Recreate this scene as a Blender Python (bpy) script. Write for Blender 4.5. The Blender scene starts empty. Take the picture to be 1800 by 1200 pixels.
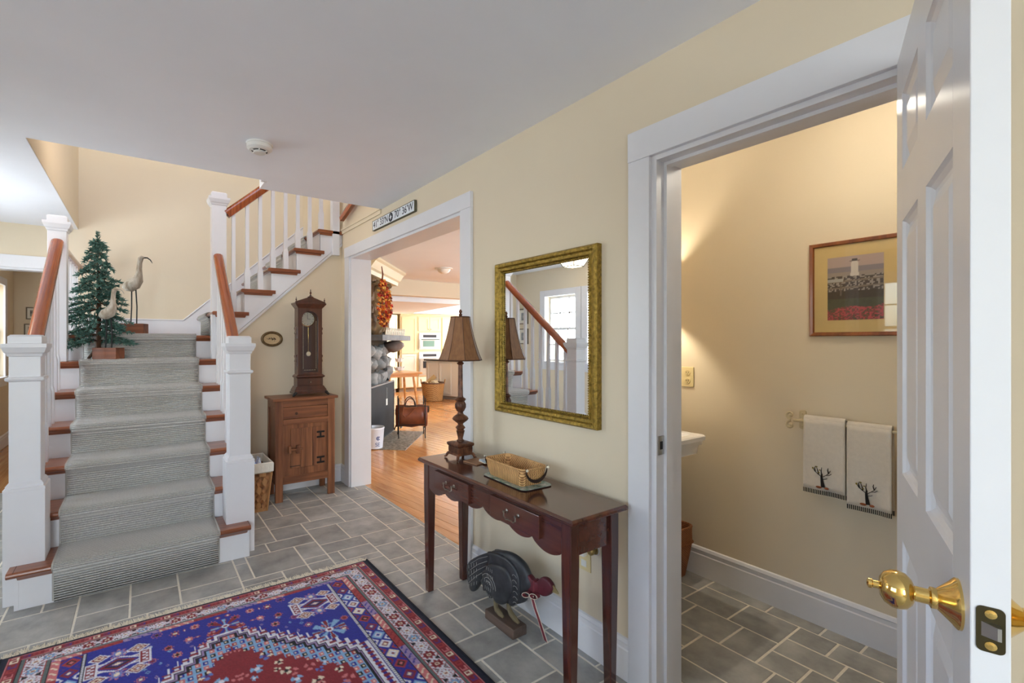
import bpy, bmesh, math, random
import numpy as np
from mathutils import Vector, Matrix, noise
random.seed(7)
SC = bpy.context.scene
COL = SC.collection
R = math.radians

# ------------------------------------------------------------------ camera
cam_d = bpy.data.cameras.new('camera')
cam = bpy.data.objects.new('camera', cam_d); COL.objects.link(cam)
cam.location = (0, 0, 1.34)
cam.rotation_euler = (R(90), 0, R(-33.316))
cam_d.sensor_width = 36
cam_d.lens = 821.58 / 1800 * 36
cam_d.shift_x = 110 / 1800
cam_d.clip_start = 0.02
SC.camera = cam
# ------------------------------------------------------------------ view + world
SC.view_settings.view_transform = 'Standard'
SC.view_settings.look = 'None'
SC.view_settings.gamma = 1.0
SC.view_settings.use_curve_mapping = False
SC.view_settings.exposure = 0.5
SC.cycles.max_bounces = 10
SC.cycles.diffuse_bounces = 6
SC.cycles.glossy_bounces = 5
SC.cycles.transparent_max_bounces = 12
SC.cycles.sample_clamp_indirect = 6.0
SC.cycles.caustics_reflective = False
SC.cycles.caustics_refractive = False
w = bpy.data.worlds.new('sky'); SC.world = w; w.use_nodes = True
wn = w.node_tree; bg = wn.nodes['Background']
sky = wn.nodes.new('ShaderNodeTexSky'); sky.sky_type = 'NISHITA'
sky.sun_disc = False; sky.sun_elevation = R(38); sky.sun_rotation = R(120); sky.altitude = 10
sky.air_density = 1.0; sky.dust_density = 2.0; sky.ozone_density = 1.0
wn.links.new(sky.outputs[0], bg.inputs[0]); bg.inputs[1].default_value = 0.8
def sun(rot, strength, angle=0.6):
    d = bpy.data.lights.new('sun', 'SUN'); d.energy = strength; d.angle = R(angle); d.color = (1, .93, .82)
    o = bpy.data.objects.new('sun', d); COL.objects.link(o); o.rotation_euler = rot; o.location = (9, 4, 9); return o
sun((R(71), 0, R(108)), 5.0)
def area(name, loc, direction, sx, sy, power, color=(1, 1, 1)):
    d = bpy.data.lights.new(name, 'AREA'); d.shape = 'RECTANGLE'; d.size = sx; d.size_y = sy; d.energy = power; d.color = color
    o = bpy.data.objects.new(name, d); COL.objects.link(o); o.location = loc
    o.rotation_euler = Vector(direction).to_track_quat('-Z', 'Y').to_euler(); return o
DAY = (.86, .94, 1.0)
# daylight standing in the front windows (wall behind the camera), left windows; near-left, upstairs and living-room fill is added
area('daylight_front', (-1.15, -3.2, 1.45), (0, 1, 0), 1.0, 1.5, 86, DAY)
area('left_near_fill', (-2.04, 0.9, 1.5), (1, 0, 0), 1.8, 1.1, 9, DAY)  # added fill for the near hall, from an unseen window pair
area('daylight_left_mid', (-2.04, 3.92, 1.52), (1, 0, 0), .54, .9, 28, DAY)
area('daylight_left_far', (-2.04, 4.71, 1.52), (1, 0, 0), .54, .9, 28, DAY)
area('upstairs_fill', (0.45, 3.08, 3.9), (0, 1, -.2), 1.5, 1.2, 6, (1, .80, .55))  # added warm fill aimed at the stair wall, source unseen
area('living_fill', (5.8, 1.9, 1.5), (0, 1, 0), 3.1, 1.4, 160, (.70, .87, 1.0))  # added fill for fireplace and kitchen fronts, source unseen
area('daylight_kitchen', (9.6, 9.6, 1.65), (-1, 0, 0), 2.5, 1.4, 320, (.97, .98, 1))
area('daylight_west_room', (-1.66, 7.65, 1.5), (1, 0, 0), .8, 1.1, 11, (1, .96, .88))

# ------------------------------------------------------------------ materials
def lin(c):
    r = []
    for x in c:
        x = x / 255.
        r.append(x / 12.92 if x <= .04045 else ((x + .055) / 1.055) ** 2.4)
    return tuple(r)
MATS = {}
def pmat(name, rgb, rough=.5, metal=0, bump=0, bscale=60, var=0, vscale=4, spec=.5, coat=0, emit=None, estr=0, rgb2=None, stretch=None, rnd=0, detail=3, sheen=0, trans=0):
    if name in MATS: return MATS[name]
    m = bpy.data.materials.new(name); m.use_nodes = True; MATS[name] = m
    nt = m.node_tree; p = nt.nodes['Principled BSDF']; L = nt.links.new
    c1 = lin(rgb)
    p.inputs['Roughness'].default_value = rough; p.inputs['Metallic'].default_value = metal
    p.inputs['Specular IOR Level'].default_value = spec; p.inputs['Coat Weight'].default_value = coat
    p.inputs['Coat Roughness'].default_value = .12
    p.inputs['Sheen Weight'].default_value = sheen
    p.inputs['Base Color'].default_value = (*c1, 1)
    if emit: p.inputs['Emission Color'].default_value = (*lin(emit), 1); p.inputs['Emission Strength'].default_value = estr
    if trans: p.inputs['Transmission Weight'].default_value = trans
    if var or rgb2 or bump or rnd:
        tc = nt.nodes.new('ShaderNodeTexCoord'); mp = nt.nodes.new('ShaderNodeMapping'); L(tc.outputs['Object'], mp.inputs[0])
        if stretch: mp.inputs['Scale'].default_value = stretch
        if rnd:
            oi = nt.nodes.new('ShaderNodeObjectInfo'); vm = nt.nodes.new('ShaderNodeVectorMath'); vm.operation = 'SCALE'
            cx = nt.nodes.new('ShaderNodeCombineXYZ')
            for i in range(3): L(oi.outputs['Random'], cx.inputs[i])
            L(cx.outputs[0], vm.inputs[0]); vm.inputs['Scale'].default_value = 37.
            L(vm.outputs[0], mp.inputs['Location'])
    if var or rgb2:
        nz = nt.nodes.new('ShaderNodeTexNoise'); nz.inputs['Scale'].default_value = vscale; nz.inputs['Detail'].default_value = detail
        nz.inputs['Roughness'].default_value = .6
        L(mp.outputs[0], nz.inputs['Vector'])
        rp = nt.nodes.new('ShaderNodeValToRGB'); L(nz.outputs['Fac'], rp.inputs[0])
        c2 = lin(rgb2) if rgb2 else tuple(min(1, x * (1 + var)) for x in c1)
        ca = c1 if rgb2 else tuple(x * (1 - var) for x in c1)
        rp.color_ramp.elements[0].position = .34; rp.color_ramp.elements[1].position = .68
        rp.color_ramp.elements[0].color = (*ca, 1); rp.color_ramp.elements[1].color = (*c2, 1)
        out = rp.outputs[0]
        if rnd:
            hs = nt.nodes.new('ShaderNodeHueSaturation'); mr = nt.nodes.new('ShaderNodeMapRange')
            mr.inputs[3].default_value = 1 - rnd; mr.inputs[4].default_value = 1 + rnd
            L(oi.outputs['Random'], mr.inputs[0]); L(mr.outputs[0], hs.inputs['Value']); L(out, hs.inputs['Color']); out = hs.outputs[0]
        L(out, p.inputs['Base Color'])
    if bump:
        nb = nt.nodes.new('ShaderNodeTexNoise'); nb.inputs['Scale'].default_value = bscale; nb.inputs['Detail'].default_value = 4
        L(mp.outputs[0], nb.inputs['Vector'])
        b = nt.nodes.new('ShaderNodeBump'); b.inputs['Strength'].default_value = bump; b.inputs['Distance'].default_value = .01
        L(nb.outputs['Fac'], b.inputs['Height']); L(b.outputs[0], p.inputs['Normal'])
    return m
def wood(name, rgb, rgb2, axis=0, rough=.35, vs=9, coat=.2, rnd=0, spec=.5, k=.06):
    s = [1, 1, 1]
    for q in (axis if isinstance(axis, tuple) else (axis,)): s[q] = k
    return pmat(name, rgb, rough, rgb2=rgb2, vscale=vs * 3, stretch=s, coat=coat, rnd=rnd, detail=5, spec=spec)

WALL = pmat('cream_paint', (224, 210, 185), .75, var=.02, vscale=1.2, bump=.02, bscale=300)
TRIM = pmat('white_trim_paint', (226, 226, 230), .38, var=.012, vscale=8)
CEIL = pmat('ceiling_paint', (242, 245, 251), .85, var=.015, vscale=2)
DOORP = pmat('door_paint', (226, 226, 230), .3, var=.015, vscale=6)
GROUT = pmat('grout', (228, 222, 208), .9, var=.06, vscale=40)
SLATE = pmat('slate', (138, 138, 136), .45, rgb2=(176, 175, 171), vscale=7, bump=.25, bscale=22, rnd=.11, detail=6)
OAKF = wood('floor_pine', (186, 122, 66), (216, 158, 98), 1, .25, 9, .4, .07)
GAP = pmat('floor_gap', (70, 38, 18), .8)
TREAD = wood('tread_wood', (112, 58, 32), (158, 90, 52), 0, .28, 16, .3, .05, k=.04)
RAIL = wood('rail_wood', (124, 54, 22), (178, 92, 42), (1, 2), .2, 22, .5, k=.02)
PINE = wood('pine_cabinet', (92, 52, 32), (150, 98, 64), 2, .42, 9, .1, .06)
PINEX = wood('pine_cabinet_cross', (92, 52, 32), (150, 96, 62), 0, .42, 9, .1, .06)
CHERRYZ = wood('cherry_leg', (58, 30, 24), (86, 46, 36), 2, .16, 8, .6)
CHERRY = wood('cherry_table', (64, 33, 26), (94, 52, 40), 1, .16, 8, .6)
WALNUT = wood('clock_walnut', (52, 28, 20), (84, 46, 32), 2, .3, 6, .4)
BRASS = pmat('brass', (232, 198, 122), .12, 1)
STEEL = pmat('steel', (190, 190, 188), .28, 1)
IRON = pmat('black_iron', (34, 33, 33), .5, .5)
PEWTER = pmat('pewter_pull', (150, 142, 130), .3, 1)
BLACK = pmat('black', (18, 18, 19), .5)
PLASTIC = pmat('white_plastic', (228, 226, 220), .4)
ALMOND = pmat('almond_plate', (226, 208, 158), .4)
PORC = pmat('porcelain', (236, 236, 238), .12, coat=.5)

# ------------------------------------------------------------------ mesh builder
class MB:
    def __init__(s): s.v = []; s.f = []; s.m = []; s.cur = 0
    def add(s, vs, fs):
        b = len(s.v); s.v += [tuple(p) for p in vs]
        s.f += [tuple(b + i for i in q) for q in fs]; s.m += [s.cur] * len(fs); return s
    def box(s, x0, x1, y0, y1, z0, z1):
        return s.add([(x0, y0, z0), (x1, y0, z0), (x1, y1, z0), (x0, y1, z0), (x0, y0, z1), (x1, y0, z1), (x1, y1, z1), (x0, y1, z1)],
                     [(0, 3, 2, 1), (4, 5, 6, 7), (0, 1, 5, 4), (1, 2, 6, 5), (2, 3, 7, 6), (3, 0, 4, 7)])
    def bx(s, c, sz): return s.box(c[0] - sz[0] / 2, c[0] + sz[0] / 2, c[1] - sz[1] / 2, c[1] + sz[1] / 2, c[2], c[2] + sz[2])
    def rings(s, rs, cap=True, closed=False):
        n = len(rs[0]); vs = [p for r in rs for p in r]; fs = []
        for i in range(len(rs) - 1):
            for j in range(n):
                fs.append((i * n + j, i * n + (j + 1) % n, (i + 1) * n + (j + 1) % n, (i + 1) * n + j))
        if closed:
            i = len(rs) - 1
            for j in range(n): fs.append((i * n + j, i * n + (j + 1) % n, (j + 1) % n, j))
        elif cap:
            fs.append(tuple(reversed(range(n)))); fs.append(tuple(range((len(rs) - 1) * n, len(rs) * n)))
        return s.add(vs, fs)
    def tube(s, pts, r, seg=8, closed=False, ry=None):
        P = [Vector(p) for p in pts]; rs = []; n = len(P); prev = None
        for i, p in enumerate(P):
            t = (P[(i + 1) % n] - P[i - 1]) if closed else (P[min(i + 1, n - 1)] - P[max(i - 1, 0)])
            t.normalize()
            if prev is None:
                a = Vector((0, 0, 1)) if abs(t.z) < .9 else Vector((1, 0, 0)); u = t.cross(a).normalized()
            else:
                u = prev - t * prev.dot(t)
                u = u.normalized() if u.length > 1e-6 else t.orthogonal().normalized()
            prev = u; v = u.cross(t)
            rr = r[i] if isinstance(r, (list, tuple)) else r
            r2 = rr if ry is None else (ry[i] if isinstance(ry, (list, tuple)) else ry)
            rs.append([p + u * (rr * math.cos(2 * math.pi * k / seg)) + v * (r2 * math.sin(2 * math.pi * k / seg)) for k in range(seg)])
        return s.rings(rs, not closed, closed)
    def lathe(s, prof, c=(0, 0, 0), seg=20, sq=None, axis=2):
        rs = []
        for r, z in prof:
            ring = []
            for k in range(seg):
                a = 2 * math.pi * k / seg + (math.pi / seg if seg == 4 else 0)
                rr = r * (math.sqrt(2) if seg == 4 else 1)
                q = (rr * math.cos(a), rr * math.sin(a), z)
                if axis == 0: q = (q[2], q[0], q[1])
                if axis == 1: q = (q[0], q[2], q[1])
                ring.append((c[0] + q[0], c[1] + q[1], c[2] + q[2]))
            rs.append(ring)
        return s.rings(rs)
    def prism(s, pts, axis, a0, a1):
        def mk(p, a):
            return (a, p[0], p[1]) if axis == 0 else ((p[0], a, p[1]) if axis == 1 else (p[0], p[1], a))
        n = len(pts); vs = [mk(p, a0) for p in pts] + [mk(p, a1) for p in pts]
        fs = [tuple(reversed(range(n))), tuple(range(n, 2 * n))] + [(i, (i + 1) % n, n + (i + 1) % n, n + i) for i in range(n)]
        return s.add(vs, fs)
    def ico(s, c, r, sub=2, jit=0, seed=0):
        bm = bmesh.new(); bmesh.ops.create_icosphere(bm, subdivisions=sub, radius=1)
        vs = []
        for v in bm.verts:
            k = 1 + jit * noise.noise(Vector(v.co) * 1.4 + Vector((seed * 3.1, seed * 1.7, seed)))
            vs.append((c[0] + v.co.x * r[0] * k, c[1] + v.co.y * r[1] * k, c[2] + v.co.z * r[2] * k))
        fs = [tuple(v.index for v in f.verts) for f in bm.faces]; bm.free()
        return s.add(vs, fs)
    def mat(s, i): s.cur = i; return s
    def xform(s, M): s.v = [tuple(M @ Vector(p)) for p in s.v]; return s
    def mesh(s, name, mats, smooth=False, recalc=True):
        me = bpy.data.meshes.new(name); me.from_pydata(s.v, [], s.f)
        for m in (mats if isinstance(mats, (list, tuple)) else [mats]): me.materials.append(m)
        if max(s.m, default=0): me.polygons.foreach_set('material_index', s.m)
        if recalc:
            bm = bmesh.new(); bm.from_mesh(me); bmesh.ops.recalc_face_normals(bm, faces=bm.faces); bm.to_mesh(me); bm.free()
        if smooth:
            me.polygons.foreach_set('use_smooth', [True] * len(me.polygons)); me.set_sharp_from_angle(angle=R(smooth if smooth is not True else 40))
        me.update(); return me
    def build(s, name, mats, parent=None, smooth=False, bevel=0, label=None, seg=2):
        return link(name, s.mesh(name, mats, smooth), parent, bevel, label, seg)
def link(name, me, parent=None, bevel=0, label=None, seg=2):
    o = bpy.data.objects.new(name, me); COL.objects.link(o)
    if parent: o.parent = parent
    if bevel:
        b = o.modifiers.new('bevel', 'BEVEL'); b.width = bevel; b.segments = seg; b.limit_method = 'ANGLE'; b.angle_limit = R(35)
    if label: o['label'] = label
    return o
def tag(o, label, cat, group=None, kind=None):
    o['label'] = label; o['category'] = cat
    if group: o['group'] = group
    if kind: o['kind'] = kind
    return o
def thing(name, label, cat, loc=(0, 0, 0), rz=0, group=None):
    o = bpy.data.objects.new(name, None); COL.objects.link(o); o.empty_display_size = .1
    o.location = loc; o.rotation_euler = (0, 0, rz); return tag(o, label, cat, group)
def struct(o): o['kind'] = 'structure'; return o
def B(*a): return MB().box(*a)
def text_mesh(txt, size, extrude=.0008, font_shear=0):
    cu = bpy.data.curves.new('lettering', 'FONT'); cu.body = txt; cu.size = size; cu.extrude = extrude; cu.align_x = 'CENTER'; cu.align_y = 'CENTER'; cu.shear = font_shear
    ob = bpy.data.objects.new('lettering', cu); COL.objects.link(ob)
    dg = bpy.context.evaluated_depsgraph_get(); me = bpy.data.meshes.new_from_object(ob.evaluated_get(dg))
    bpy.data.objects.remove(ob); bpy.data.curves.remove(cu); me.materials.clear(); return me
def glass_mat(name, tint=(252, 253, 253), refl=.12):
    if name in MATS: return MATS[name]
    m = bpy.data.materials.new(name); m.use_nodes = True; MATS[name] = m; nt = m.node_tree; nt.nodes.clear(); L = nt.links.new
    o = nt.nodes.new('ShaderNodeOutputMaterial'); t = nt.nodes.new('ShaderNodeBsdfTransparent'); g = nt.nodes.new('ShaderNodeBsdfGlossy'); mx = nt.nodes.new('ShaderNodeMixShader')
    t.inputs[0].default_value = (*lin(tint), 1); g.inputs['Roughness'].default_value = .02
    lw = nt.nodes.new('ShaderNodeLayerWeight'); lw.inputs['Blend'].default_value = .5
    pw_ = nt.nodes.new('ShaderNodeMath'); pw_.operation = 'POWER'; pw_.inputs[1].default_value = 4.0; L(lw.outputs['Facing'], pw_.inputs[0])
    mm = nt.nodes.new('ShaderNodeMath'); mm.operation = 'MULTIPLY_ADD'; mm.inputs[1].default_value = .6; mm.inputs[2].default_value = refl; mm.use_clamp = True
    L(pw_.outputs[0], mm.inputs[0]); L(mm.outputs[0], mx.inputs[0]); L(t.outputs[0], mx.inputs[1]); L(g.outputs[0], mx.inputs[2]); L(mx.outputs[0], o.inputs[0]); return m
GLASS = glass_mat('window_glass', refl=.02)
PGLASS = glass_mat('picture_glass', refl=.035)
# ================================================================== the setting
CZ = 2.401            # hall ceiling
WX = 1.607            # hall face of the right wall
WB = 1.765            # its far face
TX = 1.742            # where slate meets the living room boards
YB = 5.643            # wall behind the stairs
def wallX(name, x0, x1, y0, y1, z0, z1, holes=(), m=WALL):
    b = MB(); y = y0
    for ya, yb, za, zb in sorted(holes):
        b.box(x0, x1, y, ya, z0, z1)
        if za > z0: b.box(x0, x1, ya, yb, z0, za)
        if zb < z1: b.box(x0, x1, ya, yb, zb, z1)
        y = yb
    b.box(x0, x1, y, y1, z0, z1)
    return struct(b.build(name, m))
def wallY(name, y0, y1, x0, x1, z0, z1, holes=(), m=WALL):
    b = MB(); x = x0
    for xa, xb, za, zb in sorted(holes):
        b.box(x, xa, y0, y1, z0, z1)
        if za > z0: b.box(xa, xb, y0, y1, z0, za)
        if zb < z1: b.box(xa, xb, y0, y1, zb, z1)
        x = xb
    b.box(x, x1, y0, y1, z0, z1)
    return struct(b.build(name, m))
wallX('wall_right', WX, WB, -3.0, YB + .12, 0, CZ, [(.33, 1.047, 0, 2.035), (2.308, 4.095, 0, 2.12)])
wallX('wall_left', -1.95, -1.8, -3.12, YB + .12, 0, CZ, [(0.0, 1.8, .95, 2.05), (3.63, 4.21, 1.05, 2.0), (4.42, 5.0, 1.05, 2.0)])
wallY('wall_front', -3.12, -3.0, -1.95, 2.8, 0, CZ, [(-1.65, -.65, .7, 2.2)])
wallY('wall_back', YB, YB + .12, -1.95, WX, 0, 4.9, [(-1.5, -.68, 0, 2.005)])
# stairwell above the hall ceiling
wallX('wall_stairwell_left', -.61, -.506, 3.145, YB, CZ + .004, 4.9)
wallX('wall_stairwell_right', WX, WB, 3.145, YB + .12, CZ, 4.9)
wallY('wall_stairwell_front', 3.145, 3.245, -.51, WX, CZ + .22, 4.9, [(-.3, 1.2, 3.3, 4.5)])  # opening added to let the upstairs fill in
struct(B(-.7, 1.8, 3.1, 5.8, 4.9, 5.0).build('ceiling_stairwell', CEIL))
# hall ceiling: one slab with the stair opening (with its jog at X .68)
c = MB(); T = CZ + .22
c.box(-1.95, WB, -3.12, 3.245, CZ, T); c.box(.68, WX, 3.245, 3.435, CZ, T)
c.box(-1.95, -.508, 3.245, YB, CZ, T)
struct(c.build('ceiling', CEIL))
struct(B(.655, .69, 3.245, 3.27, CZ - .004, CZ + .3).build('trim_stair_opening', TRIM))
# moulding at ceiling level along the right wall inside the stairwell
m = MB(); m.box(WX - .012, WX, 3.437, 4.34, CZ - .035, CZ); m.box(WX - .02, WX, 3.437, 4.34, CZ - .005, CZ + .01)
struct(m.build('trim_stairwell', WALL))
# bath shell
wallX('wall_bath_far', 2.68, 2.8, -3.0, 2.0, 0, CZ)
wallY('wall_bath_left', 1.8, 1.92, WB, 2.68, 0, CZ)
struct(B(WB, 2.8, -3.12, 2.0, CZ, T).build('ceiling_bath', CEIL))
# room seen through the doorway left of the stairs
wallX('wall_west_left', -1.6, -1.47, YB + .12, 8.6, 0, CZ, [(7.25, 8.05, .9, 2.05)])
wallY('wall_west_back', 8.6, 8.72, -1.6, WB, 0, CZ)
struct(B(-1.6, WB, YB + .12, 8.72, CZ, T).build('ceiling_west', CEIL))
struct(B(-1.6, WX, YB + .0, 8.6, -.06, -.004).build('floor_west', OAKF))
# living room + kitchen shell
wallX('wall_living_left', WX, WB, YB + .12, 13.6, 0, 2.9)
wallY('wall_living_near', 2.0, 2.12, WB, 9.6, 0, CZ, [(4.2, 7.4, .75, 2.15)])
wallX('wall_living_right', 8.6, 8.75, 2.12, 7.3, 0, CZ)
wallX('wall_kitchen_right', 9.4, 9.55, 7.3, 13.6, 0, 2.9, [(8.3, 10.9, .95, 2.35)])
wallY('wall_kitchen_back', 13.4, 13.6, WB, 9.55, 0, 2.9)
struct(B(WB, 9.55, 2.0, 7.13, CZ, T).build('ceiling_living', CEIL))
struct(B(WB, 9.55, 7.13, 13.6, 2.75, 2.95).build('ceiling_kitchen', CEIL))
struct(B(WB, 9.55, 7.10, 7.28, 2.13, CZ).build('trim_header_beam', WALL))
struct(B(WB, 9.55, 7.14, 7.30, CZ, 2.9).build('wall_above_header', CEIL))
struct(MB().prism([(5.29, 7.6), (6.07, 11.88), (3.0, 13.3), (2.4, 7.6)], 2, 2.07, 2.75).build('trim_kitchen_soffit', CEIL))
struct(B(8.6, 9.55, 7.18, 7.30, 0, 2.9).build('wall_living_return', WALL))

# ------------------------------------------------------------------ casings, jambs, baseboards
def casing_x(name, x_face, sgn, ya, yb, ztop, w=.104, t=.02, jx0=WX, jx1=WB, hw=.1, floor=0):
    """white casing on a wall face x = x_face round an opening ya..yb, plus the jamb lining through the wall"""
    x1 = x_face + sgn * t; X0, X1 = min(x_face, x1), max(x_face, x1)
    root = bpy.data.objects.new(name, None); COL.objects.link(root); struct(root)
    B(X0, X1, ya - w, ya - .006, floor, ztop).build('casing_side', TRIM, root, bevel=.002)
    B(X0, X1, yb + .006, yb + w, floor, ztop).build('casing_side', TRIM, root, bevel=.002)
    B(min(X0, X1 - t * 1.15), X1, ya - w, yb + w, ztop, ztop + hw).build('casing_head', TRIM, root, bevel=.002)
    B(jx0 - .004, jx1 + .004, ya - .006, ya + .014, floor, ztop).build('jamb', TRIM, root, bevel=.001)
    B(jx0 - .004, jx1 + .004, yb - .014, yb + .006, floor, ztop).build('jamb', TRIM, root, bevel=.001)
    B(jx0 - .004, jx1 + .004, ya + .014, yb - .014, ztop - .018, ztop + .004).build('jamb_head', TRIM, root, bevel=.001)
    return root
t1 = casing_x('trim_1', WX, -1, .33, 1.047, 2.035, w=.097, hw=.113)
# door stops
B(1.65, 1.69, 1.021, 1.033, 0, 2.017).build('door_stop', TRIM, t1); B(1.65, 1.69, .344, .356, 0, 2.017).build('door_stop', TRIM, t1)
B(1.65, 1.69, .356, 1.021, 2.005, 2.017).build('door_stop', TRIM, t1)
sp = MB(); sp.box(1.612, 1.648, 1.030, 1.0335, .915, .985); sp.build('strike_plate', STEEL, t1, label='steel strike plate')
B(1.622, 1.638, 1.0292, 1.0303, .935, .965).build('strike_hole', BLACK, t1)
t2 = casing_x('trim_2', WX, -1, 2.308, 4.095, 2.12, w=.115, hw=.092, jx1=1.797)
for a in ((2.193, 2.302, 0, 2.21), (4.101, 4.21, 0, 2.21), (2.302, 4.101, 2.126, 2.21)): B(WB, 1.795, *a).build('casing_far', TRIM, t2)
root = bpy.data.objects.new('trim_3', None); COL.objects.link(root); struct(root)
B(-1.61, -1.5, YB - .02, YB, 0, 2.005).build('casing_side', TRIM, root, bevel=.002)
B(-.68, -.575, YB - .02, YB, 0, 2.005).build('casing_side', TRIM, root, bevel=.002)
B(-1.61, -.575, YB - .022, YB, 2.005, 2.115).build('casing_head', TRIM, root, bevel=.002)
B(-.70, -.68, YB, YB + .124, 0, 2.005).build('jamb', TRIM, root); B(-1.5, -1.48, YB, YB + .124, 0, 2.005).build('jamb', TRIM, root)
B(-1.48, -.70, YB, YB + .124, 1.985, 2.005).build('jamb_head', TRIM, root)
def bb_prof(h=.165, t=.014):
    return [(0, 0), (t, 0), (t, h - .045), (t * .75, h - .04), (t * .75, h - .022), (t * .95, h - .018), (t * .5, h - .004), (0, h)]
def baseboard(name, p0, p1, n, z=0, h=.165):
    """profiled board from p0 to p1, thickness towards n"""
    a, c2, nn = Vector((*p0, 0)), Vector((*p1, 0)), Vector((*n, 0)); rs = []
    for q in (a, c2): rs.append([(q + nn * t + Vector((0, 0, z + hh)))[:] for t, hh in bb_prof(h)])
    return struct(MB().rings(rs).build(name, TRIM))
baseboard('baseboard_right', (WX, 1.144), (WX, 2.193), (-1, 0))
baseboard('baseboard_right_far', (WX, 4.21), (WX, 4.34), (-1, 0))
baseboard('baseboard_right_near', (WX, -3.0), (WX, .233), (-1, 0))
baseboard('baseboard_stairs', (.62, 4.34), (WX, 4.34), (0, -1))
baseboard('baseboard_bath', (2.68, -3.0), (2.68, 1.8), (-1, 0))
baseboard('baseboard_bath_left', (WB, 1.8), (2.66, 1.8), (0, -1))
baseboard('baseboard_left', (-1.8, -3.0), (-1.8, YB), (1, 0))
baseboard('baseboard_west', (-1.47, YB + .12), (-1.47, 8.6), (1, 0))
baseboard('baseboard_west_back', (-1.47, 8.6), (WX, 8.6), (0, -1))

# ------------------------------------------------------------------ windows
def window(name, axis, p, c, w, z0, z1, inward, cols=3, rows=2, sill=True, single=False, cas=.1):
    """double hung window in a wall; axis = wall normal axis, p = inner face, inward = sign into the room"""
    root = bpy.data.objects.new(name, None); COL.objects.link(root); struct(root)
    def bx(a0, a1, d0, d1, zz0, zz1, nm, m=TRIM, par=root, bev=.002):
        lo, hi = sorted((p + inward * d0, p + inward * d1))
        bb = MB()
        if axis == 0: bb.box(lo, hi, a0, a1, zz0, zz1)
        else: bb.box(a0, a1, lo, hi, zz0, zz1)
        return bb.build(nm, m, par, bevel=bev)
    a0, a1 = c - w / 2, c + w / 2
    bx(a0 - cas, a0, 0, .02, z0 - .02, z1 + .09, 'casing'); bx(a1, a1 + cas, 0, .02, z0 - .02, z1 + .09, 'casing')
    bx(a0, a1, 0, .02, z1, z1 + .09, 'casing_head'); bx(a0 - cas - .02, a1 + cas + .02, 0, .05, z0 - .03, z0, 'sill')
    bx(a0 - cas, a1 + cas, 0, .016, z0 - .12, z0 - .03, 'apron')
    zm = (z0 + z1) / 2
    for s, (za, zb, dd) in enumerate(((z0, zm + .015, -.05), (zm - .015, z1, -.085))):
        f = MB(); st = .032; lo, hi = dd - .03, dd
        def fb(u0, u1, v0, v1):
            l, h = sorted((p + inward * lo, p + inward * hi))
            f.box(*((l, h, u0, u1) if axis == 0 else (u0, u1, l, h)), v0, v1)
        fb(a0, a0 + st, za, zb); fb(a1 - st, a1, za, zb); fb(a0 + st, a1 - st, za, za + st); fb(a0 + st, a1 - st, zb - st, zb)
        sash = f.build('sash', TRIM, root)
        for i in range(1, cols):
            u = a0 + st + (w - 2 * st) * i / cols; bx(u - .008, u + .008, dd - .026, dd - .004, za + st, zb - st, 'muntin', par=sash, bev=0)
        for i in range(1, rows):
            v = za + (zb - za) * i / rows; bx(a0 + st, a1 - st, dd - .026, dd - .004, v - .008, v + .008, 'muntin', par=sash, bev=0)
        bx(a0 + st, a1 - st, dd - .018, dd - .013, za + st, zb - st, 'pane', GLASS, sash, 0)
    return root
window('window_1', 0, -1.8, 4.71, .58, 1.05, 2.0, 1)
window('window_2', 0, -1.8, 3.92, .58, 1.05, 2.0, 1)
window('window_3', 0, -1.8, .45, .9, .95, 2.05, 1); window('window_4', 0, -1.8, 1.35, .9, .95, 2.05, 1, cas=.0)  # this near pair is unseen, added to carry the near-left fill
window('window_5', 1, -3.0, -1.15, 1.0, .7, 2.2, 1)
for k, y in enumerate((4.733, 5.8, 6.867)): window('window_%d' % (6 + k), 1, 2.12, y, 1.06, .75, 2.15, 1, cas=.02)  # unseen windows, put here for the living-room fill
for k, y in enumerate((8.95, 10.25)): window('window_%d' % (9 + k), 0, 9.4, y, 1.3, .95, 2.35, -1, cas=.02)
window('window_11', 0, -1.47, 7.65, .8, .9, 2.05, 1)

# ------------------------------------------------------------------ floors
U = .0733; X0T = .021; Y0T = 2.307
SEEDS = [(10,13,13,16),(14,17,20,22),(14,17,16,20),(17,20,19,22),(17,20,17,19),(17,20,14,17),(10,14,16,19),(13,17,14,16),(13,16,10,14),(16,20,10,14),
         (13,17,8,10),(14,17,6,8),(11,13,8,11),(20,23,11,15),(17,20,7,10),(17,19,4,7),(19,23,2,4),(14,17,22,26),(17,19,22,24),(7,11,7,11),(20,23,20,23)]
def pack(i0, i1, j0, j1, seeds, seed):
    rnd = random.Random(seed); occ = set(); out = []
    def put(a, b, c2, d):
        for i in range(a, b):
            for j in range(c2, d): occ.add((i, j))
        out.append((a, b, c2, d))
    for s in seeds:
        if not any((i, j) in occ for i in range(s[0], s[1]) for j in range(s[2], s[3])): put(*s)
    sizes = [(3, 3), (3, 4), (4, 3), (3, 2), (2, 3), (4, 2), (4, 4), (3, 3), (2, 4), (2, 2)]
    for j in range(j0, j1):
        for i in range(i0, i1):
            if (i, j) in occ: continue
            run = 0
            while run < 6 and i + run < i1 and (i + run, j) not in occ: run += 1
            cand = sizes[:]; rnd.shuffle(cand)
            best = None
            for w2, h2 in cand:
                if i + w2 > i1 or j + h2 > j1: continue
                if any((i + a, j + b2) in occ for a in range(w2) for b2 in range(h2)): continue
                if run - w2 == 1: continue
                best = (w2, h2); break
            if not best:
                w2 = min(run, 4) if run <= 4 else 3; h2 = 1
                while h2 < 3 and j + h2 < j1 and all((i + a, j + h2) not in occ for a in range(w2)): h2 += 1
                best = (w2, h2)
            put(i, i + best[0], j, j + best[1])
    return out
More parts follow.
